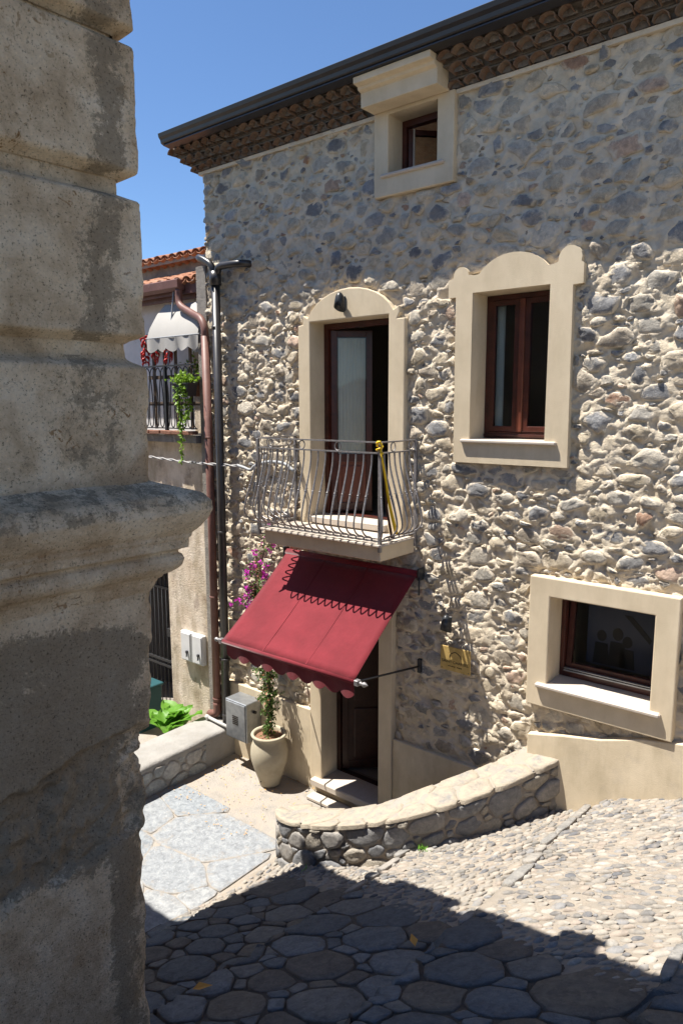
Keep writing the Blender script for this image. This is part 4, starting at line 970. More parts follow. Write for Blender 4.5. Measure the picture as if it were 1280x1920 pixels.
obj('top_mortar', V, [(i * k + j, (i + 1) * k + j, (i + 1) * k + j + 1, i * k + j + 1) for i in range(len(s2) - 1) for j in range(k - 1)], 'court_bed', cw, smooth=True)
def cw_face(s_, v): return v
sp = scatter(.0, SLEN, -.55, -.055, [.23, .16, .11, .075], 1.2, None, 12000, random.Random(4)); sc_ = cells(sp, (0.0, SLEN, -.62, -.045), 1.2); lst = []
for pgn in sc_:
    if not pgn: continue
    s_ = stone(pgn, rnd.uniform(.020, .045), rnd, rnd.uniform(.004, .010), 12, rnd.random() < .6, 1.0, .8)
    if s_ and s_[6] > .022: lst.append((s_[0], s_[1], s_[2] * .75, rnd.choice([(0.203, 0.199, 0.195), (0.250, 0.234, 0.215), (0.172, 0.172, 0.176), (0.296, 0.265, 0.218), (0.234, 0.230, 0.226)]), s_[6]))
def cwmap(V):
    x, y, z, nx, ny = cwpos(V[:, 0]); return np.stack([x + nx * (V[:, 2] - .004), y + ny * (V[:, 2] - .004), z + V[:, 1]], 1)
emit_stones(lst, cwmap, 'wallstone', cw, 'stone', 'stones')
# end face stones
tp_ = scatter(.01, TW, -.5, -.05, [.2, .13], 1.1, None, 800, random.Random(6)); lst = []
for pgn in cells(tp_, (0, TW, -.6, -.045), 1.1):
    s_ = stone(pgn, .035, rnd, .01, 11) if pgn else None
    if s_: lst.append((s_[0], s_[1], s_[2] * .7, rnd.choice([(.26, .255, .25), (.32, .30, .275)]), s_[6]))
x_, y_, z_, nx_, ny_ = [float(q) for q in cwpos(0.0)]
emit_stones(lst, lambda V: np.stack([x_ - nx_ * V[:, 0] + ny_ * (V[:, 2]), y_ - ny_ * V[:, 0] - nx_ * V[:, 2], z_ + V[:, 1]], 1), 'wallstone', cw, 'stone', 'stones', flip=True)
# coping slabs
cp = scatter(.02, SLEN - .02, .02, TW - .02, [.30, .20], 1.15, None, 2500, random.Random(8)); lst = []
mats['coping'] = mat_stone('coping_stone', (0.377, 0.323, 0.250), (.34, .62))
for pgn in cells(cp, (-.02, SLEN, -.03, TW), 1.15):
    s_ = stone(pgn, rnd.uniform(.022, .032), rnd, .002, 14, True, 1.0, .4, 0, (.03, .12)) if pgn else None
    if s_: lst.append((s_[0], s_[1], s_[2], rnd.choice([(0.223, 0.214, 0.198), (0.248, 0.236, 0.217), (0.205, 0.202, 0.198), (0.273, 0.242, 0.205)]), s_[6]))
def cwtop(V):
    x, y, z, nx, ny = cwpos(V[:, 0]); return np.stack([x - nx * V[:, 1], y - ny * V[:, 1], z + V[:, 2] - .021], 1)
emit_stones(lst, cwtop, 'coping', cw, 'coping_stone', 'coping_stones', flip=True)

# ================================================================ LOW WALL LEFT
lwall = thing('low_wall', (-7.0, -1.5, 0), 'low stone wall with a smooth cement top beside the downpipe foot', 'wall')
LZ = lambda Y: .40 - .03 * Y * 0
ysn = np.linspace(-3.6, -.02, 70); prof2 = [(-6.74, -.2), (-6.74, .1), (-6.74, .33), (-6.735, .365), (-6.755, .395), (-6.80, .40), (-7.0, .405), (-7.26, .40), (-7.28, .38), (-7.28, -.2)]
V = []; 
for y in ysn:
    for (x, z) in prof2: V.append((x, y, z))
V = np.array(V); NZ = .035 * fbm(V[:, 0], V[:, 1], V[:, 2], 6, 4, 15); V[:, 0] += NZ; V[:, 2] += NZ * .5; k = len(prof2)
Fc = [(i * k + j, i * k + j + 1, (i + 1) * k + j + 1, (i + 1) * k + j) for i in range(len(ysn) - 1) for j in range(k - 1)]
mats['lwtop'] = M('pale_cement', [(.25, (0.222, 0.202, 0.178)), (.45, (0.266, 0.254, 0.234)), (.6, (0.304, 0.288, 0.266)), (.75, (0.317, 0.266, 0.202))], 2.6, .9, 40, .8, .014)
obj('core', V, Fc, 'lwtop', lwall, smooth=True)
lp = scatter(-3.5, -.1, -.02, .31, [.24, .16, .1], 1.1, None, 3000, random.Random(14)); lst = []
for pgn in cells(lp, (-3.55, -.55, -.05, .325), 1.1):
    s_ = stone(pgn, rnd.uniform(.012, .03), rnd, .01, 11) if pgn else None
    if s_: lst.append((s_[0], s_[1], s_[2], rnd.choice([(.33, .34, .33), (.38, .37, .35), (.29, .30, .30)]), s_[6]))
emit_stones(lst, lambda V: np.stack([-6.735 + V[:, 2], V[:, 0], V[:, 1]], 1), 'wallstone', lwall, 'stone', 'stones')

# ================================================================ NEIGHBOUR HOUSE
nh = thing('neighbour_house', (-9, .5, 0), 'weathered plaster house with terrace and terracotta roof behind the downpipes', 'house')
mb = MB(); panel_with_holes(mb, -13, -7.125, -.6, 4.12, [(-9.6, -8.2, -.5, 2.35)], .05, .35); mb.build('wall', 'nwall', nh)
mb = MB().box(-7.30, -7.122, -.005, .049, -.3, 6.35); mb.build('cement_strip', 'cement', nh)
mb = MB(); mb.box(-9.9, -8.15, 1.6, 1.7, -.6, 2.6).box(-8.19, -8.10, .36, 1.6, -.6, 2.6).box(-9.9, -9.7, .36, 1.6, -.6, 2.6).box(-9.9, -8.1, .36, 1.7, 2.6, 2.7); mb.build('passage', 'room_grey', nh)
tr = MB().box(-13, -7.31, -.085, .7, 4.13, 4.23).build('terrace_slab', 'cement', nh)
bme2 = mesh('brick', *((lambda m: (m.v, m.f))(MB().box(-.11, .11, -.05, .05, -.025, .025, .006))), 'brick')
for i in range(20): place('brick', bme2, tr, (-7.44 - i * .236, -.075 + rnd.uniform(-.01, .01), 4.262), (0, rnd.uniform(-.03, .03), rnd.uniform(-.04, .04)))
mb = MB(); mb.box(-13, -7.13, .46, .7, 4.24, 6.35); mb.build('terrace_wall', 'nwhite', nh)
MB().box(-7.95, -7.5, .43, .459, 4.24, 5.35).build('terrace_door', 'nwall', nh)
# railing
rl = bpy.data.objects.new('terrace_railing', None); col.objects.link(rl); setp(rl, nh)
mb = MB(); mb.box(-10, -7.31, -.075, -.045, 5.135, 5.155); mb.box(-10, -7.31, -.07, -.05, 4.31, 4.325); mb.build('top_rail', 'black_iron', rl)
mb = MB(); 
pts = smooth_path([(-.055, 0, 4.325), (-.018, 0, 4.40), (-.02, 0, 4.75), (-.052, 0, 5.0), (-.045, 0, 5.08), (0, 0, 5.125), (.045, 0, 5.08), (.052, 0, 5.0), (.02, 0, 4.75), (.018, 0, 4.40), (.055, 0, 4.325)], 4); mb.tube(pts, .0075, 5)
nb_ = mesh('baluster', mb.v, mb.f, 'black_iron', smooth=True); fixn(nb_)
for i in range(22): place('baluster', nb_, rl, (-7.39 - i * .118, -.06, 0))
for x in (-7.94, -8.9): MB().box(x - .02, x + .02, -.08, -.04, 4.25, 5.14).build('post', 'black_iron', rl)
# wooden trellis behind rail
for i, x in enumerate((-7.55, -7.86, -8.1, -8.34)): MB().box(x - .02, x + .02, .05, .075, 4.3, 5.42).build('wooden_stake', 'bark', rl)
for z in (4.62, 4.98): MB().box(-8.5, -7.4, .076, .10, z, z + .05).build('wooden_batten', 'bark', rl)
MB().tube([(-7.92, -.02, 5.14), (-7.92, .12, 6.14)], .012, 6).build('thin_pole', 'conduit', nh)
# lower tiled eave and gutter
nr = bpy.data.objects.new('eave_roof', None); col.objects.link(nr); setp(nr, nh)
sl = math.atan(.32)
mb = MB(); mb.prism([(.18, 6.22), (1.5, 6.64), (1.5, 6.59), (.18, 6.16)], -12, -7.2, lambda u, v, a: (a, u, v)); mb.build('roof_deck', 'cement', nr)
tcov = [mesh('tile', *coppo(k + 30, .42, .085, .07), 'tile') for k in range(3)]
for me in tcov: fixn(me)
for i in range(16):
    for j in range(3):
        place('tile', rnd.choice(tcov), nr, (-7.30 - i * .185 + rnd.uniform(-.01, .01), +.14 + j * .38, 6.245 + j * .38 * .32 + rnd.uniform(-.006, .006)), (sl + rnd.uniform(-.02, .02), 0, rnd.uniform(-.03, .03)))
        if j < 2: place('pan_tile', rnd.choice(tcov), nr, (-7.30 - (i + .5) * .185, +.13 + j * .38, 6.27 + j * .38 * .32 + .0), (sl, PI, 0), None)
mb = MB(); mb.prism([(.16, 6.26), (.05, 6.27), (.04, 6.26), (.045, 6.16), (.10, 6.125), (.16, 6.14)], -12, -7.74, lambda u, v, a: (a, u, v)); mb.build('gutter', 'brown_pipe', nr, bevel=.004)
mb = MB(); mb.box(-12, -7.2, .165, .20, 6.09, 6.21).box(-12, -7.2, .26, .32, 6.04, 6.14); mb.build('fascia', 'brown_pipe', nr)
ur = bpy.data.objects.new('upper_roof', None); col.objects.link(ur); setp(ur, nh)
mb = MB(); mb.box(-12, -7.13, 1.25, 1.5, 6.5, 6.86); mb.build('upper_wall', 'cement', ur)
MB().box(-8.2, -7.15, 1.22, 1.248, 6.55, 6.84).build('painted_panel', 'redpaint', ur)
mb = MB(); mb.prism([(1.08, 6.84), (3.2, 7.50), (3.2, 7.43), (1.08, 6.79)], -12, -7.13, lambda u, v, a: (a, u, v)); mb.build('roof_deck', 'cement', ur)
for i in range(17):
    for j in range(3):
        place('tile', rnd.choice(tcov), ur, (-7.25 - i * .185 + rnd.uniform(-.012, .012), 1.04 + j * .38, 6.86 + j * .38 * .31 + rnd.uniform(-.008, .008)), (math.atan(.31), 0, rnd.uniform(-.04, .04)))
        if j < 2: place('pan_tile', rnd.choice(tcov), ur, (-7.25 - (i + .5) * .185, 1.04 + j * .38, 6.895 + j * .38 * .31), (math.atan(.31), PI, 0))

# white canvas awning on the terrace
wa = thing('white_awning', (-7.8, .1, 5.3), 'faded white canvas awning on the neighbour terrace', 'awning')
V = []; n = 16
for i in range(n + 1):
    for (y, z, w_) in ((.20, 5.99, .0), (.10, 5.86, .05), (.0, 5.66, .10), (-.03, 5.53, .13)):
        x = -8.22 - w_ + (.95 + w_) * i / n; V.append((x, y, z - .02 * math.sin(PI * i / n)))
k = 4; obj('canopy', V, [(i * k + j, i * k + j + 1, (i + 1) * k + j + 1, (i + 1) * k + j) for i in range(n) for j in range(k - 1)], 'canvas', wa, smooth=True)
V = []
for i in range(65):
    x = -8.35 + 1.08 * i / 64; V += [(x, -.032 - .015 * math.sin(i * .35), 5.515), (x, -.03 - .02 * math.sin(i * .3), 5.38 - .05 * abs(math.sin(i * PI / 13)))]
obj('valance', V, [(2 * i, 2 * i + 1, 2 * i + 3, 2 * i + 2) for i in range(64)], 'canvas', wa, smooth=True)
MB().tube([(-8.37, -.02, 5.525), (-7.25, -.02, 5.525)], .012, 8).build('front_bar', 'conduit', wa)
# chillies, basin
def chilli_string(x, y, z, n, L_, seed, label):
    rg = random.Random(seed); t = thing('chilli_string', (x, y, z), label, 'chillies', 'red chillies drying on the terrace'); 
    for i in range(n):
        a = rg.uniform(0, 2 * PI); zz = z - L_ * i / n; r = rg.uniform(.03, .06); l = rg.uniform(.06, .1)
        p = [Vector((x, y, zz)), Vector((x + r * math.cos(a), y + r * math.sin(a), zz - l * .3)), Vector((x + r * .9 * math.cos(a), y + r * .9 * math.sin(a), zz - l))]
        MB().tube(smooth_path(p, 3), [.006, .013, .015, .014, .012, .008, .002], 5).build('chilli', 'chilli', t, smooth=True)
    MB().tube([(x, y, z + .06), (x, y, z - L_)], .004, 5).build('string', 'bark', t)
chilli_string(-8.44, .0, 5.58, 26, .38, 1, 'long string of red chillies hanging beside the green basin')
chilli_string(-8.22, .0, 5.36, 9, .13, 2, 'small red chilli bunch in the middle under the white awning')
chilli_string(-7.93, .0, 5.38, 11, .15, 3, 'red chilli bunch under the white awning nearest the brown downpipe')
bs = thing('basin', (-8.8, .36, 5.5), 'round green copper basin hanging on the terrace', 'basin')
mb = MB(); pr = [(.0, .05), (.12, .05), (.15, .0), (.165, -.05), (.155, -.05), (.14, .0), (.11, .035), (0, .035)]; mb.lathe(pr, (0, 0, 0), 22); me = mesh('bowl', [(p[0] - 8.80, p[2] * -1 + .36, p[1] + 5.52) for p in mb.v], mb.f, 'copper', smooth=True); fixn(me); place('bowl', me, bs)
MB().tube([(-8.8, .36, 5.68), (-8.8, .37, 5.74), (-8.79, .42, 5.76)], .006, 5).build('handle', 'black_iron', bs)
# planter with trailing ivy
pl = thing('planter_box', (-7.33, -.16, 4.72), 'black plastic planter box hooked on the neighbour railing', 'planter')
mb = MB(); mb.prism([(-.13, 4.74), (.13, 4.74), (.165, 4.90), (-.165, 4.90)], -.24, -.09, lambda u, v, a: (-7.40 + u, a, v)); mb.box(-7.57, -7.23, -.25, -.082, 4.885, 4.905); mb.build('box', 'blackplastic', pl, bevel=.006)
MB().box(-7.54, -7.26, -.085, -.045, 5.0, 5.01).box(-7.54, -7.26, -.085, -.078, 4.9, 5.01).build('hook', 'black_iron', pl)
def leafpoly(V, Fc, p, d, up, L_, W_, fold=.25):
    d = d.normalized(); s_ = d.cross(up); s_ = s_.normalized() if s_.length > 1e-4 else Vector((1, 0, 0)); nrm = s_.cross(d); b = len(V)
    V += [p, p + d * L_ * .35 + s_ * W_ * .5 + nrm * fold * W_, p + d * L_ - nrm * fold * L_ * .3, p + d * L_ * .35 - s_ * W_ * .5 + nrm * fold * W_, p + d * L_ * .5]
    Fc += [(b, b + 1, b + 4), (b + 1, b + 2, b + 4), (b + 2, b + 3, b + 4), (b + 3, b, b + 4)]
def rdir(rg): return Vector((rg.gauss(0, 1), rg.gauss(0, 1), rg.gauss(0, 1))).normalized()
iv = thing('trailing_plant', (-7.4, -.17, 4.9), 'bright green ivy trailing from the black planter box', 'plant')
V = []; Fc = []; rg = random.Random(4); stems = MB()
for i in range(260):
    p = Vector((-7.40 + rg.gauss(0, .10), -.17 + rg.gauss(0, .05), 4.91 + abs(rg.gauss(0, .05)))); leafpoly(V, Fc, p, (rdir(rg) + Vector((0, -.2, .6))), rdir(rg), rg.uniform(.035, .07), rg.uniform(.025, .045))
for (x, y, L_, m, dx_) in ((-7.44, -.22, 1.02, 62, .02), (-7.36, -.23, .52, 34, .06), (-7.50, -.2, .22, 18, -.07), (-7.30, -.22, .42, 22, .05), (-7.42, -.24, .62, 26, -.02)):
    path = [Vector((x + dx_ * k / 8 + rg.gauss(0, .008), y - .02 * math.sin(k), 4.90 - L_ * k / 8)) for k in range(9)]; stems.tube(path, .003, 4)
    for q in range(m):
        t = q / m * 7.99; k = int(t); p = path[k].lerp(path[k + 1], t - k); leafpoly(V, Fc, p, rdir(rg) + Vector((0, -.5, -.3)), Vector((0, -1, .4)), rg.uniform(.045, .075), rg.uniform(.04, .065), .15)
obj('leaves', V, Fc, 'ivy', iv)['kind'] = 'stuff'; stems.build('stem', 'leaf', iv)
# terrace pot plant
tp2 = thing('terrace_plant', (-7.6, .25, 4.3), 'small green shrub in a pot behind the neighbour railing', 'plant')
MB().lathe([(.07, 0), (.1, .16), (.11, .2), (.09, .2), (.09, .17), (0, .17)], (-7.62, .25, 4.74), 14).build('pot', 'brick', tp2, smooth=True)
V = []; Fc = []
for i in range(150): leafpoly(V, Fc, Vector((-7.62 + rg.gauss(0, .09), .25 + rg.gauss(0, .08), 5.08 + rg.gauss(0, .09))), rdir(rg), rdir(rg), .05, .035)
obj('leaves', V, Fc, 'ivy', tp2)['kind'] = 'stuff'
# gate
gt = thing('iron_gate', (-8.6, .2, 0), 'black iron gate with spear-topped bars in the passage doorway', 'gate')
barme = MB(); barme.tube([(0, 0, -.5), (0, 0, 2.05)], .008, 6); barme.lathe([(.008, 0), (.016, .01), (.010, .02), (.02, .045), (.0, .13)], (0, 0, 2.05), 6)
for zz in (.42, .47): barme.lathe([(.008, -.012), (.014, 0), (.008, .012)], (0, 0, zz), 6)
bm_ = mesh('bar', barme.v, barme.f, 'black_iron', smooth=True); fixn(bm_)
for i in range(14): place('bar', bm_, gt, (-8.26 - i * .095, .18, 0))
for z in (1.93, .80, .72, -.15): MB().box(-9.55, -8.21, .165, .195, z, z + .035).build('cross_rail', 'black_iron', gt)
MB().box(-8.42, -8.34, .15, .20, 1.22, 1.34).build('lock_case', 'black_iron', gt)
# meter boxes
for i, (x, lab) in enumerate(((-7.88, 'left one of the two white meter boxes on the neighbour wall'), (-7.635, 'right one of the two white meter boxes, next to the brown downpipe'))):
    mt = thing('meter_box', (x, 0, 1.2), lab, 'meter box', 'white meter boxes on the neighbour wall')
    MB().box(x, x + .235, -.02, .05, 1.04, 1.47, .01).build('case', 'whitebox', mt); MB().box(x + .02, x + .215, -.032, -.02, 1.06, 1.45, .005).build('door', 'whitebox', mt)
    MB().lathe([(.0, -.018), (.018, -.018), (.022, 0), (.018, .018), (0, .018)], (x + .16, -.045, 1.19), 10).build('lock', 'lock', mt); MB().tube([(x + .16, -.05, 1.19), (x + .165, -.055, 1.13), (x + .155, -.05, 1.12)], .009, 6).build('padlock', 'lock', mt)
# teal bin, big-leaf plant
bn = thing('plastic_bin', (-8.3, -.45, 0), 'dark teal plastic bin behind the low wall', 'bin')
MB().prism([(-.2, -.1), (.2, -.1), (.24, .62), (-.24, .62)], -.55, -.15, lambda u, v, a: (-8.42 + u, a, v)).build('body', 'teal', bn, bevel=.02); MB().box(-8.68, -8.16, -.57, -.13, .62, .66, .01).build('lid', 'teal', bn)
bp = thing('broad_leaf_plant', (-7.6, -.45, 0), 'bright green broad-leaved plant behind the low wall', 'plant')
rg = random.Random(12)
for i in range(22):
    a = rg.uniform(0, 2 * PI); L_ = rg.uniform(.24, .46); W_ = L_ * .62; V = []; Fc = []; base = Vector((-7.62 + rg.uniform(-.1, .12), -.42 + rg.uniform(-.18, .12), .22)); lift = rg.uniform(.7, 1.35)
    d = Vector((math.cos(a), math.sin(a), 0)); s_ = Vector((-d.y, d.x, 0)); n = 7
    for k in range(n + 1):
        t = k / n; wd = W_ * math.sin(PI * min(1, t * .92 + .08)) ** .7 * .5; c_ = base + d * L_ * t * math.cos(lift * (1 - .5 * t)) + Vector((0, 0, L_ * (math.sin(lift) * t * 1.15 - .35 * t * t)))
        for u in (-1, -.5, 0, .5, 1): V.append(c_ + s_ * wd * u + Vector((0, 0, .035 * abs(u) + .010 * math.sin(t * 17 + u * 5))))
    Fc = [(k * 5 + j, k * 5 + j + 1, (k + 1) * 5 + j + 1, (k + 1) * 5 + j) for k in range(n) for j in range(4)]
    obj('leaf', V, Fc, 'bigleaf', bp, smooth=True)

# ================================================================ PIPES, CABLES, BOX
dp = thing('black_downpipe', (-6.82, -.1, 0), 'black downpipe with a forked top running down the house corner', 'downpipe')
MB().tube([(-6.80, -.12, 6.10), (-6.81, -.12, 3), (-6.83, -.12, .55)], .052, 14).build('pipe', 'black_pipe', dp, smooth=True)
MB().tube(smooth_path([(-6.83, -.12, .56), (-6.83, -.13, .30), (-6.83, -.20, .20), (-6.86, -.42, .12), (-6.88, -.62, .07)], 5), .052, 14).build('foot_bend', 'black_pipe', dp, smooth=True)
MB().tube([(-6.80, -.12, 6.06), (-6.80, -.12, 6.22)], .072, 14).build('fork_socket', 'black_pipe', dp, smooth=True)
MB().tube(smooth_path([(-6.83, -.12, 6.2), (-6.86, -.13, 6.30), (-6.97, -.13, 6.37), (-7.10, -.11, 6.42), (-7.16, .0, 6.44), (-7.16, .2, 6.47)], 5), .042, 12).build('branch_pipe', 'black_pipe', dp, smooth=True)
MB().tube(smooth_path([(-6.76, -.12, 6.2), (-6.72, -.13, 6.26), (-6.6, -.13, 6.27), (-6.38, -.10, 6.27), (-6.30, .03, 6.27)], 5), .042, 12).build('branch_pipe', 'black_pipe', dp, smooth=True)
for z in (5.55, 3.0, 1.3): MB().tube([(-6.81, -.12, z), (-6.81, -.12, z + .03)], .057, 14).build('clip', 'black_pipe', dp, smooth=True)
br = thing('brown_downpipe', (-7.02, -.1, 0), 'old brown downpipe with a swan neck beside the black one', 'downpipe')
MB().tube(smooth_path([(-7.79, .10, 6.14), (-7.79, .10, 6.03), (-7.73, .08, 5.92), (-7.45, .03, 5.80), (-7.18, -.05, 5.70), (-7.08, -.08, 5.58), (-7.07, -.08, 5.45)], 5), .047, 12).build('swan_neck', 'brown_pipe', br, smooth=True)
MB().tube([(-7.07, -.08, 5.48), (-7.055, -.08, 3), (-7.06, -.08, .62)], .052, 14).build('pipe', 'brown_pipe', br, smooth=True)
MB().tube(smooth_path([(-7.06, -.08, .64), (-7.06, -.08, .52), (-7.10, -.09, .47), (-7.2, -.1, .44)], 4), .056, 12).build('foot_bend', 'brown_pipe', br, smooth=True)
for z in (4.2, 2.1, .68): MB().tube([(-7.06, -.08, z), (-7.06, -.08, z + .025)], .057, 12).build('clip', 'brown_pipe', br, smooth=True)
t = thing('pvc_pipe', (-6.9, -.2, .45), 'short pale plastic pipe lying on the low wall', 'pipe')
MB().tube([(-7.12, -.20, .45), (-6.62, -.24, .45)], .022, 10).build('tube', 'pvc', t, smooth=True); MB().tube([(-7.15, -.198, .45), (-7.09, -.203, .45)], .03, 10).build('collar', 'pvc', t, smooth=True)
cb = thing('cable_bundle', (-7, -.12, 3.9), 'twisted grey cable strung across both downpipes', 'cable')
a0 = [Vector((-9.2 + i * .055, -.12 - .01 * math.sin(i * .2), 3.93 - .0012 * i + .01 * math.sin(i * .15))) for i in range(50)]
for ph in (0, PI): MB().tube([p + Vector((0, .011 * math.cos(i * .8 + ph), .011 * math.sin(i * .8 + ph))) for i, p in enumerate(a0)], .009, 5).build('strand', 'cable', cb, smooth=True)
cdt = thing('conduit', (-6.2, -.06, 3.9), 'grey flexible conduit running along the wall to the balcony', 'conduit')
MB().tube(smooth_path([(-6.52, -.10, 3.885), (-6.40, -.09, 3.86), (-6.30, -.08, 3.84), (-6.22, -.07, 3.90), (-6.0, -.065, 3.95), (-5.75, -.06, 3.94), (-5.6, -.06, 3.86)], 5), .02, 8).build('tube', 'conduit', cdt, smooth=True)
ub = thing('utility_box', (-6.5, -.2, .3), 'galvanised steel utility box on the wall beside the clay pot', 'box')
MB().box(-6.605, -6.215, -.33, -.07, .395, .91, .008).build('case', 'galv', ub); MB().box(-6.585, -6.235, -.342, -.331, .415, .89, .004).build('door', 'galv', ub)
for i in range(5): MB().box(-6.46, -6.36, -.348, -.3415, .62 + i * .025, .608 + i * .025).build('vent_slot', 'ink', ub)
MB().tube([(-6.215, -.2, .78), (-6.18, -.2, .78)], .02, 8).build('cable_gland', 'blackplastic', ub)
ic = thing('intercom', (-6.6, -.06, 1.5), 'small white intercom plate on the cream panel under the awning', 'intercom')
MB().box(-6.70, -6.58, -.075, -.051, 1.42, 1.60, .008).build('plate', 'whitebox', ic); MB().box(-6.665, -6.615, -.08, -.0755, 1.45, 1.48, .002).build('button', 'galv', ic)

# ================================================================ AWNING
aw = thing('red_awning', (-4.77, -.1, 2.9), 'crimson canvas awning with scalloped edge over the entrance door', 'awning')
AX0, AX1 = -5.69, -3.86; YA, ZA, YBt, ZB = -.115, 2.885, -1.13, 2.095
V = []; ni, nj = 24, 16
for j in range(nj + 1):
    t = j / nj
    for i in range(ni + 1):
        u = i / ni; sag = .022 * math.sin(PI * t) * (.6 + .4 * math.sin(PI * u))
        edge = .012 * math.sin(PI * t)
        x = AX0 + edge + (AX1 - AX0 - 2 * edge) * u; V.append((x, YA + (YBt - YA) * t, ZA + (ZB - ZA) * t - sag + .002 * math.sin(u * 23 + t * 5)))
for i in range(ni + 1):       # over the front bar
    for a in (35, 75, 115):
        pass
k = ni + 1
canopy = obj('canopy', V, [(j * k + i, j * k + i + 1, (j + 1) * k + i + 1, (j + 1) * k + i) for j in range(nj) for i in range(ni)], 'red', aw, smooth=True)
m = canopy.modifiers.new('solid', 'SOLIDIFY'); m.thickness = .003
for u0 in (.335, .665):
    V = []
    for j in range(nj + 1):
        t = j / nj; sag = .022 * math.sin(PI * t) * (.6 + .4 * math.sin(PI * u0)); x = AX0 + (AX1 - AX0) * u0
        for dx_ in (-.007, .007): V.append((x + dx_, YA + (YBt - YA) * t, ZA + (ZB - ZA) * t - sag + .0045))
    sm_ = obj('seam', V, [(2 * j, 2 * j + 1, 2 * j + 3, 2 * j + 2) for j in range(nj)], 'red', aw); m = sm_.modifiers.new('solid', 'SOLIDIFY'); m.thickness = .003
MB().tube([(AX0 + .0, YBt + .006, ZB - .022), (AX1 - .0, YBt + .006, ZB - .022)], .026, 14).build('front_hem', 'red', aw, smooth=True)
V = []; nsc = 10; sub = 14; N_ = nsc * sub; va0, va1 = AX0 + .05, AX1 - .015
for i in range(N_ + 1):
    u = i / N_; x = va0 + (va1 - va0) * u; q = (i % sub) / sub
    zb = ZB - .155 - .048 * math.sin(PI * q) ** .8
    yy = YBt + .012 + .012 * math.sin(u * 31) ; V += [(x, YBt + .005, ZB - .04), (x, (YBt + yy) / 2 + .004, (ZB - .04 + zb) / 2), (x, yy, zb)]
va = obj('valance', V, [(3 * i + j, 3 * i + 3 + j, 3 * i + 4 + j, 3 * i + 1 + j) for i in range(N_) for j in (0, 1)], 'red', aw, smooth=True)
MB().tube([(AX0 - .01, -.085, 2.90), (AX1 + .01, -.085, 2.90)], .04, 14).build('roller', 'red', aw, smooth=True)
for x, s_ in ((AX0, -1), (AX1, 1)):
    MB().box(x + (.012 if s_ > 0 else -.045), x + (.045 if s_ > 0 else -.012), -.13, -.02, 2.84, 2.97, .01).build('roller_bracket', 'lamp', aw)
    MB().tube([(x, -.03, 1.90), (x, YBt + .01, ZB - .022)], .011, 8).build('arm', 'black_iron', aw, smooth=True)
    MB().box(x - .02, x + .02, -.05, -.01, 1.83, 1.98, .005).build('arm_bracket', 'black_iron', aw)
    fb = MB().box(min(x, x + s_ * .05), max(x, x + s_ * .05), YBt - .022, YBt + .034, ZB - .05, ZB + .006, .006); fb.build('bar_clamp', 'iron', aw)
    fn = MB(); fn.lathe([(.012, 0), (.022, .015), (.012, .03), (.026, .05), (.024, .065), (0, .10)], (0, 0, 0), 10)
    me = mesh('finial', [(x + s_ * (.05 + p[2]), YBt + .006 + p[0], ZB - .022 + p[1]) for p in fn.v], fn.f, 'iron', smooth=True); fixn(me); place('finial', me, aw)
MB().tube([(AX1 + .05, -.13, 2.88), (AX1 + .05, -.14, 2.80), (AX1 + .05, -.14, 2.70)], .009, 6).build('crank_eye', 'lamp', aw, smooth=True)

# ================================================================ LAMPS, SIGN, RIBBONS
def lamp(x, y, z, lab):
    t = thing('wall_lamp', (x, y, z), lab, 'lamp', 'black wall lamps on the stone house')
    MB().box(x + .005, x + .055, y - .012, y, z - .10, z + .05, .006).build('back_plate', 'lamp', t)
    mb = MB(); n = 14; V = []; pr = [(.0, .085), (.022, .075), (.040, .045), (.050, .0), (.056, -.055), (.050, -.055), (.03, .02), (.0, .03)]
    for r, zz in pr:
        for k in range(n):
            a = 2 * PI * k / n; V.append((x + .03 + r * math.cos(a) - .0, y - .075 + r * math.sin(a) * 1.15 - (zz < -.01) * .006, z + zz - (.03 * (math.sin(a) + 1) * (1 if zz < -.02 else 0))))
    mb.add(V, [(i * n + k, i * n + (k + 1) % n, (i + 1) * n + (k + 1) % n, (i + 1) * n + k) for i in range(len(pr) - 1) for k in range(n)]); mb.build('shade', 'lamp', t, smooth=True)
    MB().tube([(x + .03, y - .005, z - .03), (x + .03, y - .05, z - .02)], .014, 8).build('arm', 'lamp', t, smooth=True)
lamp(-4.86, -.072, 5.70, 'black cone wall lamp above the balcony door'); lamp(-3.52, -.055, 2.47, 'black cone wall lamp above the brass sign')
sg = thing('brass_sign', (-3.43, -.07, 2.1), 'polished brass name plate beside the entrance', 'sign')
SX0, SX1, SZ0, SZ1, SY = -3.575, -3.235, 1.965, 2.215, -.085
MB().box(SX0, SX1, SY, SY + .006, SZ0, SZ1, .001).build('plate', 'brass', sg)
for x in (SX0 + .018, SX1 - .018):
    for z in (SZ0 + .018, SZ1 - .018): MB().tube([(x, SY + .04, z), (x, SY - .004, z)], .006, 8).build('screw', 'steel_screw', sg)
def text(s_, size, cx_, z, name, parent):
    cu = bpy.data.curves.new(name, 'FONT'); cu.body = s_; cu.size = size; cu.align_x = 'CENTER'; cu.extrude = .0004; ob = bpy.data.objects.new('tmp', cu); col.objects.link(ob)
    dg = bpy.context.evaluated_depsgraph_get(); me = bpy.data.meshes.new_from_object(ob.evaluated_get(dg)); bpy.data.objects.remove(ob)
    me.materials.clear(); me.materials.append(mats['ink']); o = place(name, me, parent, (cx_, SY - .0012, z), (PI / 2, 0, 0)); return o
text('SAINT CHARBEL', .042, (SX0 + SX1) / 2, 2.045, 'lettering', sg); [MB().box(a_, b_, SY - .0012, SY - .0002, 2.010, 2.018).build('small_lettering', 'ink', sg) for a_, b_ in ((-3.485, -3.468), (-3.464, -3.452), (-3.448, -3.425), (-3.421, -3.405), (-3.385, -3.366), (-3.362, -3.348), (-3.344, -3.330))]
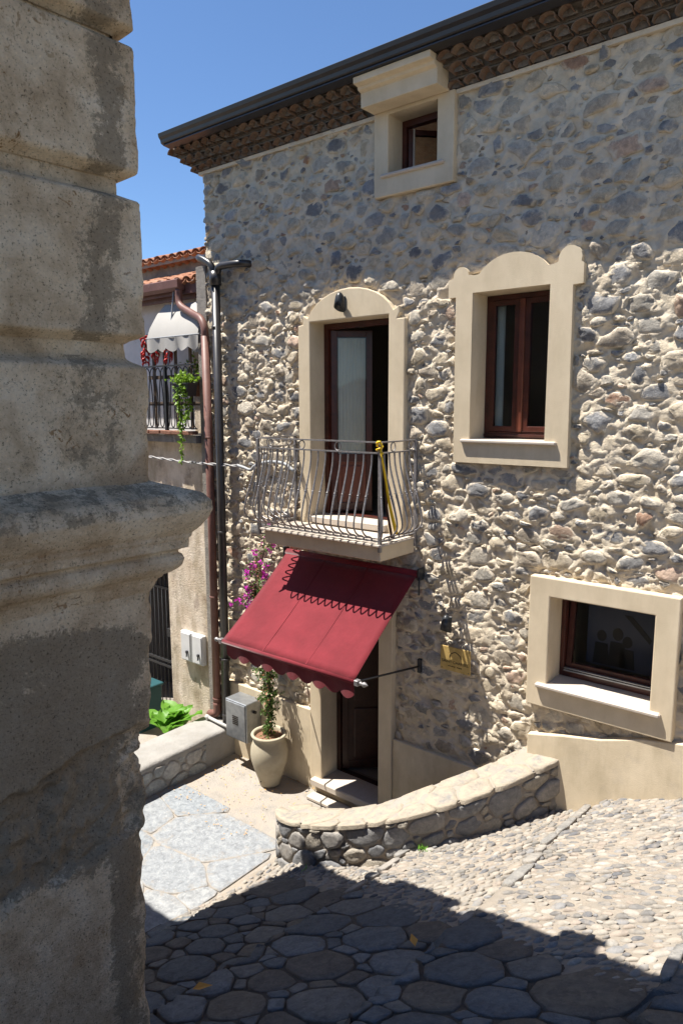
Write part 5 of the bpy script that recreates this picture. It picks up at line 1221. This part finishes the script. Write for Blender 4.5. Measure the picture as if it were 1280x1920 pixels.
pts = smooth_path([(-3.47, SY - .002, 2.105), (-3.462, SY - .002, 2.135), (-3.43, SY - .002, 2.158), (-3.405, SY - .002, 2.168), (-3.38, SY - .002, 2.158), (-3.348, SY - .002, 2.135), (-3.34, SY - .002, 2.105)], 5); MB().tube(pts, .0035, 5).build('arch_emblem', 'ink', sg)
rb = thing('ribbon', (XR, YB, 4.2), 'yellow and brown ribbons tied to the balcony corner post', 'ribbon')
MB().tube([(XR + .03 * math.cos(a), YB - .01 + .03 * math.sin(a), 4.16 + .03 * a / 3) for a in np.linspace(0, 12, 36)], .009, 5).build('knot', 'yellow', rb, smooth=True)
MB().tube(smooth_path([(XR - .02, YB - .02, 4.23), (XR, YB - .035, 4.275), (XR + .03, YB - .02, 4.25), (XR + .02, YB - .02, 4.18)], 5), .012, 5).build('bow', 'yellow', rb, smooth=True)
def strip(p0, p1, wv, m, nm, n=10, wob=.008):
    V = []
    for i in range(n + 1):
        t = i / n; c = Vector(p0).lerp(Vector(p1), t) + Vector((wob * math.sin(t * 7), -wob * math.sin(t * 5), 0)); V += [c - Vector(wv) * (.4 + .6 * t), c + Vector(wv) * (.4 + .6 * t)]
    o = obj(nm, V, [(2 * i, 2 * i + 1, 2 * i + 3, 2 * i + 2) for i in range(n)], m, rb, smooth=True); s_ = o.modifiers.new('solid', 'SOLIDIFY'); s_.thickness = .0015
strip((XR + .025, YB - .03, 4.2), (XR + .10, YB - .03 + .15, 3.38), (.014, .012, 0), 'yellow', 'yellow_tail'); strip((XR + .015, YB - .01, 4.2), (XR + .06, YB + .10, 3.34), (.010, .010, 0), 'brown_ribbon', 'brown_tail')

# ================================================================ POT AND BOUGAINVILLEA
PX, PY = -5.83, -.32
pot = thing('clay_pot', (PX, PY, 0), 'large pale clay urn beside the utility box', 'pot')
pr = [(.0, .012), (.125, .012), (.13, .03), (.145, .09), (.185, .20), (.220, .32), (.232, .41), (.222, .50), (.198, .565), (.186, .60), (.190, .625), (.216, .640), (.222, .655), (.212, .668), (.19, .668), (.178, .64), (.172, .60), (.0, .60)]
MB().lathe(pr[:14] + [(.19, .668), (.178, .645), (.172, .6)], (PX, PY, 0), 40).build('urn', 'pot', pot, smooth=True)
MB().lathe([(.176, .615), (.12, .622), (.05, .632), (0, .635)], (PX, PY, 0), 20).build('soil', 'soil', pot, smooth=True)
MB().tube([(PX + .02, PY - .17, .105), (PX + .022, PY - .176, .104)], .008, 8).build('drain_hole', 'ink', pot)
bg_ = thing('bougainvillea', (PX, PY, .62), 'bougainvillea climbing from the urn with magenta flowers beside the awning', 'plant')
trunk = smooth_path([(PX, PY, .60), (PX - .03, PY + .02, .9), (PX - .03, PY + .04, 1.2), (PX - .10, PY + .08, 1.5), (PX - .16, PY + .12, 1.85), (PX - .26, PY + .14, 2.2), (PX - .28, PY + .16, 2.55), (PX - .18, PY + .18, 2.9), (PX + .02, PY + .2, 3.12)], 5)
mb = MB(); mb.tube(trunk, [.016 - .010 * i / len(trunk) for i in range(len(trunk))], 6); mb.tube([p + Vector((.02 * math.sin(i * .6), .02 * math.cos(i * .6), 0)) for i, p in enumerate(trunk[:30])], .010, 6); mb.build('trunk', 'bark', bg_, smooth=True)
rg = random.Random(31); V = []; Fc = []; VB = []; FB = []; VP = []; FP = []; br_ = MB()
def sprays(n, tmin, tmax, sp, ln, dens, fl, pe, bias=(0, 0, 0)):
    for _ in range(n):
        p = trunk[int(rg.uniform(tmin, tmax) * (len(trunk) - 1))]; d = (Vector((rg.gauss(0, 1), rg.gauss(0, .6), rg.gauss(.2, .7))) + Vector(bias)).normalized(); L_ = rg.uniform(.4, 1) * ln
        path = [p + d * L_ * t + Vector((0, 0, -.25 * L_ * t * t)) for t in (0, .25, .5, .75, 1)]; br_.tube(path, [.004, .0035, .003, .0025, .0015], 4)
        for q in range(dens):
            t = rg.uniform(.05, 1) * 3.99; k = int(t); c = path[k].lerp(path[k + 1], t - k) + rdir(rg) * sp; u = rg.random()
            if u < fl and t > 1.5:
                for z in range(3): leafpoly(VB, FB, c, rdir(rg), rdir(rg), rg.uniform(.030, .045), rg.uniform(.028, .038), .3)
            elif u < fl + pe:
                leafpoly(VP, FP, c, rdir(rg), rdir(rg), .035, .03, .3)
            else: leafpoly(V, Fc, c, rdir(rg) + Vector((0, 0, -.3)), rdir(rg), rg.uniform(.03, .05), rg.uniform(.018, .03), .2)
sprays(34, .02, .22, .02, .12, 18, .0, .04)
sprays(60, .18, .52, .02, .20, 20, .0, .10)
sprays(40, .5, .72, .02, .24, 16, .08, .06)
sprays(60, .52, .82, .02, .42, 20, .36, .05, (-.5, 0, .1))
sprays(14, .86, 1.0, .02, .30, 12, .16, .04, (-.2, 0, .5))
sprays(6, .0, .03, .02, .20, 12, .12, .1, (.4, -.2, .3))
obj('leaves', V, Fc, 'leaf', bg_)['kind'] = 'stuff'; obj('flowers', VB, FB, 'bract', bg_)['kind'] = 'stuff'; obj('faded_flowers', VP, FP, 'peach', bg_)['kind'] = 'stuff'; br_.build('twig', 'bark', bg_)

# ================================================================ SMALL DEBRIS
def dry(x, y, z, r, lab, s_=.06):
    V = []; Fc = []; leafpoly(V, Fc, Vector((x, y, z)), Vector((math.cos(r), math.sin(r), .1)), Vector((0, 0, 1)), s_, s_ * .5, .2); tag(obj('fallen_leaf', V, Fc, 'dryleaf'), lab, 'leaf', 'dry leaves on the ground')
dry(-2.05, -2.85, float(ramp_z(-2.05, -2.85)) + .045, 2.4, 'curled yellow leaf in the middle of the shaded flagstones', .10)
dry(-3.05, -3.72, float(ramp_z(-3.05, -3.72)) + .05, .9, 'dry orange leaf on the shaded flagstones near the plaster corner', .12)
V = []; Fc = []; rg = random.Random(3)
for i in range(160):
    x = rg.uniform(-6.7, -5.2); y = -rg.random() ** 1.6 * 1.4 - .1
    leafpoly(V, Fc, Vector((x, y, .026)), Vector((rg.gauss(0, 1), rg.gauss(0, 1), .1)), Vector((0, 0, 1)), rg.uniform(.012, .035), .014, .15)
tag(obj('leaf_litter', V, Fc, 'dryleaf'), 'scattered dry petals and leaf litter on the courtyard', 'litter', kind='stuff')

# poster added to stand in for the reflection in the lower window
ps = thing('poster', (-1.95, .62, 2.0), 'faint dark picture standing behind the lower window glass', 'poster')
MB().box(-2.34, -1.56, .60, .61, 2.12, 2.72).build('board', 'poster', ps)
for x, z, r in ((-2.20, 2.42, .045), (-2.05, 2.46, .05), (-1.96, 2.40, .045)):
    MB().prism([(x + r * math.cos(2 * PI * k / 14), z + r * 1.25 * math.sin(2 * PI * k / 14)) for k in range(14)], .594, .599, fxz).build('figure_head', 'poster2', ps)
    MB().prism([(x - r * 1.7, 2.14), (x + r * 1.7, 2.14), (x + r * 1.3, z - r * 1.6), (x - r * 1.3, z - r * 1.6)], .595, .5992, fxz).build('figure_body', 'poster2', ps)
MB().prism([(-2.0, 2.66), (-1.93, 2.66), (-1.74, 2.46), (-1.76, 2.42)], .594, .599, fxz).build('roof_shape', 'poster2', ps)
# weeds
def weed(x, y, z, n, h, lab, seed):
    rg = random.Random(seed); V = []; Fc = []
    for i in range(n):
        a = rg.uniform(0, 2 * PI); leafpoly(V, Fc, Vector((x + rg.gauss(0, .025), y + rg.gauss(0, .025), z)), Vector((math.cos(a) * .7, math.sin(a) * .7, rg.uniform(.4, 1.2))), Vector((0, 0, 1)), h * rg.uniform(.5, 1.2), h * .22, .1)
    tag(obj('weed', V, Fc, 'bigleaf'), lab, 'weed', 'small weeds in the paving')
weed(-3.02, -1.22, float(ramp_z(-3.02, -1.22)), 26, .06, 'small green weed tuft at the foot of the curved wall', 1)
weed(-.52, -2.35, float(ramp_z(-.52, -2.35)), 18, .05, 'small weed among the pebbles at the right edge of the ramp', 2)
weed(-4.05, -1.62, float(ramp_z(-4.05, -1.62)), 14, .05, 'tiny weed on the shadow edge below the curved wall', 3)
